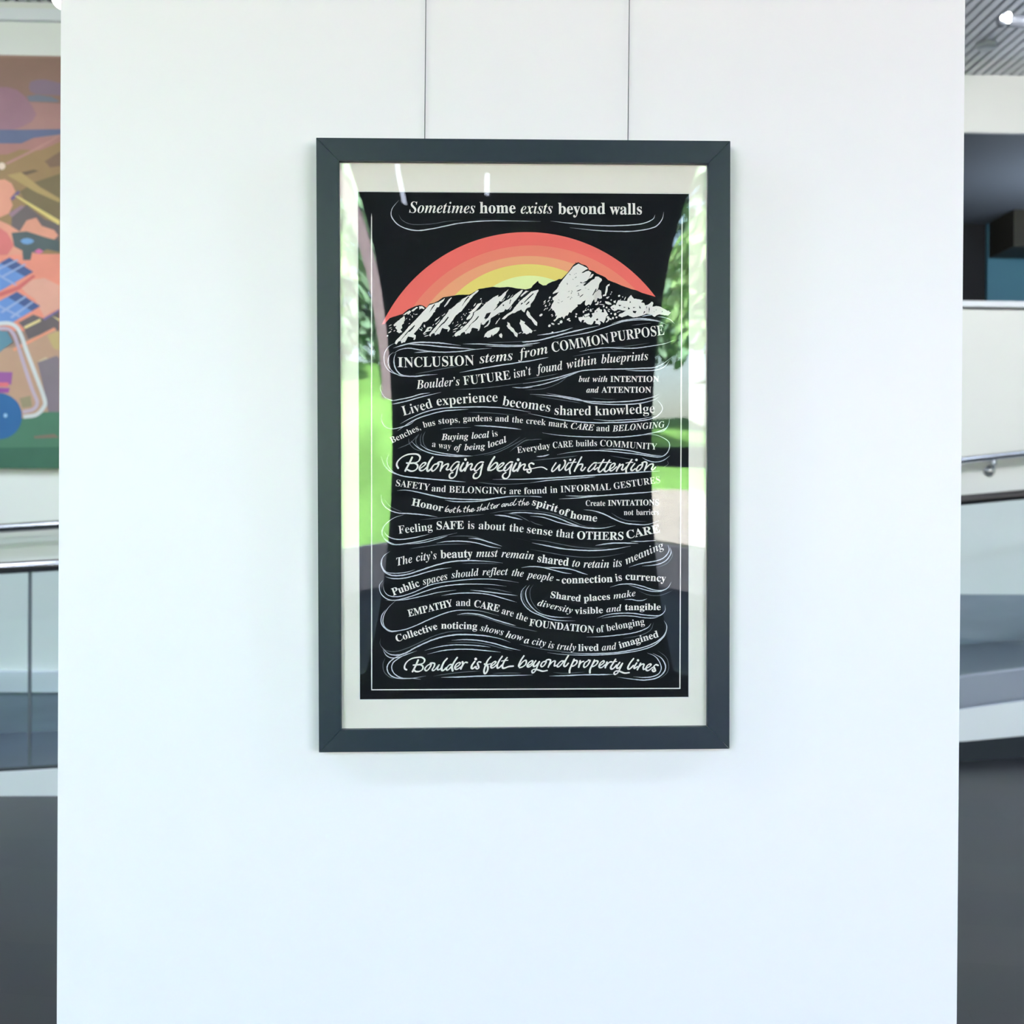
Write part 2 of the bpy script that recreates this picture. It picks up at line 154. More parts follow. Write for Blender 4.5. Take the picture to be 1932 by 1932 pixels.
SCRIPT = [('Belonging begins with attention',[(3.12,[[-235.8,-40.0,-238.3,-34.2,-236.6,-27.7,-229.6,-20.4,-219.0,-15.1,-207.6,-13.7,-199.4,-14.8,-195.0,-19.6,-197.0,-26.1,-202.7,-29.8,-210.9,-31.0,-219.9,-30.6],[-214.2,-31.0,-206.0,-30.6,-199.9,-34.3,-200.3,-40.0,-205.2,-44.5,-211.8,-45.7,-217.9,-43.3],[-196.3,-42.1,-188.1,-35.9,-184.4,-31.8,-186.0,-30.0,-190.5,-31.4,-195.4,-37.6,-196.1,-42.5,-193.0,-44.9,-188.1,-43.3,-181.5,-37.6],[-161.9,-31.9,-168.5,-33.5,-173.4,-40.0,-173.0,-44.5,-169.7,-45.0,-163.6,-39.2,-160.3,-32.7,-161.9,-29.8,-157.8,-28.4,-153.7,-29.6,-154.6,-35.1,-157.4,-45.4],[-157.0,-43.3,-150.5,-35.2,-143.1,-32.3,-143.1,-36.8,-146.0,-41.7,-143.1,-43.3,-138.2,-40.9],[-122.2,-29.0,-126.7,-28.6,-132.5,-32.7,-137.8,-40.1,-137.4,-44.6,-134.1,-44.6,-128.4,-39.3,-123.5,-33.1],[-122.7,-32.7,-126.0,-44.2,-128.4,-53.2,-133.4,-58.3,-139.1,-58.2,-140.5,-54.0,-138.2,-49.9,-134.1,-48.3],[-111.2,-42.6,-104.6,-34.4,-99.7,-32.1,-98.1,-34.4,-100.6,-40.1,-99.8,-43.4,-94.8,-41.8]],[(-110.4,-24.1,2.63)]),(3.95,[[-209.7,-20.0,-214.2,-29.4,-219.9,-40.0,-222.6,-45.3],[-171.5,-19.8,-177.4,-27.8,-181.5,-38.4,-181.6,-44.1,-179.1,-45.3,-174.2,-40.9],[-114.5,-30.7,-119.4,-39.3,-119.4,-44.2,-116.1,-45.0,-111.2,-40.1],[-106.3,-29.9,-108.7,-37.7,-111.6,-45.0]],[]),(3.12,[[-77.1,-29.1,-82.4,-29.1,-88.2,-32.8,-93.1,-40.1,-93.1,-44.6,-89.8,-45.0,-83.3,-39.3,-78.3,-33.2],[-78.3,-32.8,-81.2,-44.2,-83.3,-53.2,-88.2,-58.6,-94.0,-59.0,-95.8,-55.7,-93.9,-50.8,-89.8,-48.3],[-67.3,-43.4,-62.8,-37.7,-56.2,-31.2,-51.7,-30.6,-51.1,-34.4,-55.4,-40.2,-61.1,-43.8,-65.2,-44.4],[-49.7,-41.8,-42.3,-36.1,-39.0,-32.2,-40.6,-30.6,-45.5,-33.0,-50.5,-39.4,-50.5,-43.4,-46.4,-45.5,-39.8,-43.5,-35.7,-39.4],[-22.6,-29.1,-27.5,-29.1,-33.2,-33.6,-38.2,-40.2,-38.2,-44.3,-34.9,-45.1,-29.1,-40.2,-24.2,-33.5],[-23.4,-32.8,-26.7,-44.3,-28.3,-53.3,-32.5,-59.0,-37.4,-59.9,-41.1,-56.6,-39.8,-51.7,-34.9,-48.4],[-12.7,-43.5,-6.1,-35.3,-0.4,-33.0,0.8,-35.3,-1.6,-40.2,-0.4,-43.5,4.5,-42.3],[16.9,-32.7,12.8,-30.8,8.8,-32.9,8.6,-37.0,11.1,-41.9,11.5,-46.8,8.6,-48.8,5.2,-46.8,5.8,-43.5,10.3,-42.3]],[(-12.0,-24.6,2.79)]),(1.97,[[2.9,-43.5,7.8,-42.3,14.4,-41.2,25.9,-38.8,34.1,-38.8,41.7,-42.9]],[]),(4.11,[[-56.2,-19.3,-61.9,-27.9,-67.3,-39.3,-67.9,-43.8],[-16.0,-31.4,-20.9,-40.2,-21.8,-44.3,-18.5,-45.5,-13.5,-41.9],[-8.2,-30.8,-10.3,-37.8,-13.4,-45.5]],[]),(3.05,[[58.6,-30.6,52.3,-40.2,51.0,-45.3,54.0,-46.1,60.3,-40.2,65.9,-34.0,64.2,-41.3,65.4,-44.5,69.3,-42.5,75.0,-34.6,76.1,-27.8,74.4,-26.1],[82.3,-30.6,77.2,-37.9,76.1,-42.7,78.9,-44.2,84.0,-40.2],[94.2,-23.9,88.6,-33.4,84.6,-42.5,85.2,-50.4],[94.2,-43.6,101.0,-34.6,108.2,-33.2,107.8,-38.0,105.5,-42.7,108.9,-45.1,114.0,-39.1],[135.0,-30.7,129.4,-31.2,122.5,-38.0,118.9,-43.6,120.1,-46.5,123.7,-45.3,130.5,-39.1,134.1,-33.5,130.5,-40.3,131.8,-43.1,137.3,-39.1],[160.0,-42.6,166.8,-38.0,169.6,-33.3,167.3,-31.5,162.2,-34.6,159.4,-41.4,161.1,-45.4,165.6,-44.3,172.5,-38.0],[173.0,-43.7,179.3,-35.8,184.4,-33.8,183.8,-38.1,182.1,-42.6,185.5,-43.7,191.8,-37.5],[221.3,-33.6,214.5,-35.8,209.9,-42.6,211.1,-45.4,215.0,-44.3,220.2,-38.1,221.5,-31.9,220.2,-30.7,225.8,-28.7,229.3,-31.3,227.0,-39.2,224.9,-44.9],[226.4,-42.6,233.8,-34.7,240.1,-32.7,241.2,-35.9,238.4,-41.5,240.6,-43.8,246.3,-38.4]],[(85.7,-25.0,2.26),(209.9,-25.1,2.37)]),(3.39,[[106.7,-19.7,101.0,-30.1,95.4,-41.4,93.3,-46.1],[148.6,-24.5,143.0,-33.5,138.4,-42.5,139.0,-46.5,142.4,-47.1,148.6,-41.4],[159.4,-25.6,154.3,-33.5,149.8,-42.5,150.3,-45.9,153.7,-46.5,160.0,-41.4],[178.7,-33.0,174.7,-40.3,172.2,-46.0],[201.4,-24.3,195.2,-33.5,190.6,-42.6,190.6,-48.5],[206.5,-31.9,200.8,-39.2,199.7,-43.2,202.5,-44.9,207.7,-41.5]],[]),(1.92,[[83.5,-30.8,89.7,-29.8,96.5,-29.2],[137.5,-31.0,148.6,-29.9,162.2,-29.7],[190.1,-31.1,196.3,-29.9,203.1,-29.7]],[])]),('Boulder is felt beyond property lines',[(2.96,[[-221.5,-416.6,-224.7,-414.5,-224.7,-408.8,-220.2,-401.4,-211.2,-395.7,-199.7,-393.5,-192.3,-393.9,-187.6,-398.3,-189.9,-404.1,-197.3,-406.9,-208.7,-408.1],[-203.0,-407.7,-194.8,-407.5,-190.7,-411.5,-192.4,-416.8,-198.1,-420.0,-203.9,-420.0,-206.7,-417.9],[-177.6,-406.6,-182.5,-409.0,-187.1,-414.8,-185.8,-418.1,-182.6,-418.1,-177.6,-412.4,-175.3,-406.6,-177.2,-404.8,-172.7,-404.3,-169.0,-405.8,-170.3,-411.6,-173.1,-415.7,-172.7,-418.2,-169.5,-417.8,-164.5,-412.5,-160.4,-407.4,-163.7,-414.1,-162.9,-417.0,-159.6,-416.2,-155.5,-412.5],[-135.8,-407.7,-140.7,-407.7,-145.7,-412.6,-146.9,-416.7,-144.0,-417.5,-139.1,-412.6,-134.6,-406.5],[-130.9,-413.9,-124.3,-409.4,-121.0,-405.5,-122.7,-403.8,-127.6,-406.1,-131.1,-411.9,-130.1,-416.0,-126.0,-416.0,-120.2,-411.9],[-119.0,-413.6,-115.3,-407.0,-111.6,-403.5,-107.9,-403.9],[-82.8,-403.3,-86.5,-402.7,-88.8,-405.5,-87.4,-409.7,-86.5,-413.8,-89.0,-415.8,-91.7,-414.2,-91.5,-411.7]],[(-92.1,-397.4,2.63)]),(3.78,[[-199.7,-398.7,-203.8,-408.1,-208.0,-416.3,-210.3,-420.2],[-145.6,-396.0,-151.4,-402.7,-155.5,-411.7,-155.5,-417.5,-152.2,-417.9,-147.3,-413.4],[-126.7,-394.4,-132.5,-402.8,-136.6,-411.8,-135.4,-418.8],[-116.9,-402.9,-116.1,-407.0,-118.6,-411.9,-120.1,-415.6],[-93.9,-401.8,-98.9,-408.8,-100.1,-413.7,-97.2,-415.0,-93.1,-411.7]],[]),(2.96,[[-63.4,-411.8,-57.4,-407.2,-54.4,-403.7,-56.4,-402.3,-61.0,-405.3,-64.0,-410.8,-62.5,-414.1,-58.3,-413.2,-52.7,-408.1],[-10.6,-411.2,-4.6,-403.8,1.0,-400.3,2.8,-402.9,1.0,-408.5,-4.6,-412.6,-10.1,-414.2],[5.6,-410.8,12.1,-406.7,14.9,-402.7,13.0,-401.3,8.4,-403.9,4.5,-409.4,5.6,-412.7,10.2,-411.8,15.8,-406.7],[27.4,-403.1,23.2,-412.3,20.4,-418.8,16.7,-423.4,13.9,-423.4,13.5,-419.7,17.7,-417.4,24.1,-418.4,33.4,-421.0,41.8,-419.7],[39.0,-402.4,33.4,-404.1,30.0,-409.6,31.6,-412.4,35.3,-411.0,39.5,-405.0,40.1,-400.6,44.6,-399.2,48.1,-400.9,46.4,-406.9,43.8,-413.6],[45.0,-410.6,52.0,-403.2,56.9,-402.5,55.7,-407.9,55.7,-411.2,61.3,-409.6],[72.4,-402.2,67.8,-402.6,62.2,-408.0,60.6,-412.1,64.1,-412.6,69.6,-407.1,73.8,-401.7]],[]),(3.42,[[-63.8,-393.4,-69.4,-399.7,-73.5,-408.9,-76.5,-418.2,-75.9,-423.8,-73.1,-424.2,-69.9,-418.2,-69.6,-411.7,-72.2,-408.2,-75.4,-407.1],[-42.5,-392.6,-48.1,-400.8,-51.8,-409.1,-51.4,-414.2,-48.1,-413.7,-43.5,-409.1],[-33.3,-395.1,-37.9,-400.8,-41.8,-409.1,-41.6,-414.2,-37.9,-414.7,-30.5,-412.0,-22.0,-411.1],[-1.8,-392.0,-7.3,-400.1,-11.1,-408.4,-11.3,-411.7],[20.5,-401.4,16.3,-407.7,16.7,-411.8,20.4,-410.9,27.1,-403.1],[81.7,-392.1,77.1,-399.7,73.3,-409.0,74.3,-411.8,77.1,-411.8,81.7,-406.4]],[]),(2.03,[[-75.9,-406.9,-69.4,-407.4,-62.9,-406.2],[-43.9,-401.5,-37.9,-400.6,-31.9,-400.1]],[]),(3.03,[[87.6,-408.7,93.0,-401.9,97.9,-402.1,96.9,-406.8,92.0,-411.2,87.6,-412.1],[101.8,-410.7,105.8,-404.9,110.5,-402.9],[117.5,-402.5,112.6,-405.9,110.5,-411.8,112.6,-414.2,117.5,-410.8,121.7,-404.0,122.4,-401.6,119.5,-400.8],[126.4,-409.9,132.3,-402.6,137.2,-403.3,135.2,-408.0,130.3,-411.9,126.4,-412.9],[140.1,-412.0,147.0,-407.1,149.0,-403.9,147.0,-402.4,142.1,-406.1,139.4,-412.0,141.1,-414.9,145.0,-414.5,150.9,-409.6],[151.9,-413.0,156.8,-406.7,160.7,-404.4,162.9,-404.3],[183.4,-407.8,178.4,-418.1,174.5,-425.0,170.1,-427.9,167.6,-425.9,170.6,-422.0,177.5,-422.0,187.3,-425.5,196.1,-424.8],[212.9,-416.4,219.8,-409.5,224.2,-409.8,222.7,-415.0,223.7,-418.9,228.6,-416.5],[227.6,-417.5,234.5,-413.6,237.5,-410.3,235.5,-408.9,230.6,-411.6,227.5,-417.5,229.6,-420.9,233.6,-420.4,240.5,-415.1],[250.8,-411.4,246.4,-410.2,242.9,-413.6,244.4,-417.6,245.6,-422.0,242.4,-423.0,240.0,-420.5,241.4,-418.7]],[(212.9,-401.9,2.34)]),(3.51,[[92.5,-399.1,88.1,-408.7,84.2,-418.5,83.9,-423.9],[103.8,-402.1,102.8,-406.8,101.0,-413.7],[130.8,-400.8,126.4,-409.9,122.4,-418.7,122.1,-424.6],[154.4,-404.9,152.9,-409.1,151.1,-415.0],[170.6,-399.6,165.7,-407.2,161.5,-414.1,162.7,-417.5,166.6,-416.6,172.5,-410.2],[178.4,-405.5,173.5,-412.2,173.5,-416.1,177.5,-415.2,183.6,-407.3],[204.5,-398.4,198.1,-406.5,194.0,-414.3,194.7,-417.7,198.1,-417.3,204.0,-411.4],[210.4,-406.7,206.0,-413.4,206.5,-416.8,211.9,-413.4],[217.8,-407.4,214.8,-413.4,211.6,-419.3]],[]),(1.76,[[161.7,-405.2,167.6,-403.9,172.7,-403.5]],[])]),('Honor both the shelter and the spirit of home',[(1.57,[[-143.1,-110.4,-146.8,-115.0,-148.7,-121.0,-144.5,-116.8,-141.7,-117.0,-142.7,-120.1,-146.8,-121.6],[-136.2,-117.8,-139.4,-119.1,-140.4,-121.9,-138.5,-122.6,-136.2,-120.5,-135.1,-118.2],[-129.8,-113.2,-132.1,-117.8,-133.0,-122.2,-130.7,-122.7],[-121.9,-110.9,-125.2,-116.9,-126.4,-122.7],[-126.1,-121.5,-122.4,-117.8,-121.0,-118.9,-121.5,-122.2,-117.8,-120.1],[-110.4,-111.8,-112.7,-116.9,-113.7,-121.5,-111.8,-122.1],[-103.5,-110.0,-106.7,-116.0,-107.9,-122.3],[-107.7,-120.6,-104.0,-117.1,-102.6,-118.5,-103.5,-121.5,-100.3,-120.4],[-100.3,-120.2,-96.1,-117.4,-96.1,-115.7,-98.4,-116.2,-100.3,-119.7,-98.5,-121.6,-92.9,-118.0],[-84.6,-113.3,-87.4,-113.9,-86.9,-117.0,-87.8,-120.2,-89.7,-119.7],[-79.5,-107.3,-82.3,-113.3,-84.0,-120.0],[-83.7,-118.8,-80.0,-115.3,-78.6,-116.2,-79.5,-118.8,-76.5,-118.2],[-76.8,-117.4,-73.1,-114.7,-73.5,-113.0,-75.8,-114.4,-76.8,-117.4,-74.9,-118.5,-71.0,-115.9],[-65.7,-105.0,-68.9,-111.5,-70.3,-116.5,-68.0,-116.8],[-60.1,-106.9,-62.5,-112.4,-62.9,-115.9,-60.6,-115.9],[-58.3,-114.2,-54.6,-111.5,-55.1,-110.3,-57.4,-111.7,-58.3,-114.2,-56.5,-115.2,-53.0,-113.2],[-51.8,-109.2,-51.8,-112.0,-52.6,-114.1],[-52.3,-112.9,-50.0,-109.4,-47.0,-107.3],[-37.5,-106.9,-40.8,-107.5,-43.1,-111.0,-41.7,-112.3,-38.4,-109.2,-37.5,-107.1,-38.3,-111.3,-35.9,-110.9],[-34.7,-106.5,-35.2,-109.2,-36.0,-111.8],[-35.7,-110.6,-32.4,-107.1,-30.6,-107.6,-31.1,-110.4,-28.1,-109.5],[-22.7,-104.6,-26.0,-105.7,-27.4,-109.2,-25.5,-110.0,-21.8,-106.5],[-15.8,-97.7,-20.0,-104.2,-21.4,-109.1,-18.1,-109.1,-15.3,-106.5],[-7.0,-100.0,-9.8,-105.1,-10.7,-109.1,-8.9,-109.6],[-1.0,-97.3,-3.8,-103.7,-5.5,-110.0],[-5.2,-108.8,-1.5,-104.9,-0.1,-105.8,-0.6,-109.3,2.4,-108.2],[2.7,-107.5,6.8,-104.7,6.4,-103.5,4.1,-103.9,2.7,-107.0,4.5,-109.4,8.9,-106.4]],[]),(1.2,[[-133.9,-116.4,-127.9,-115.5],[-114.6,-115.5,-108.1,-114.6],[-64.3,-109.6,-57.8,-108.5],[-12.6,-103.3,-5.2,-102.4]],[])])]
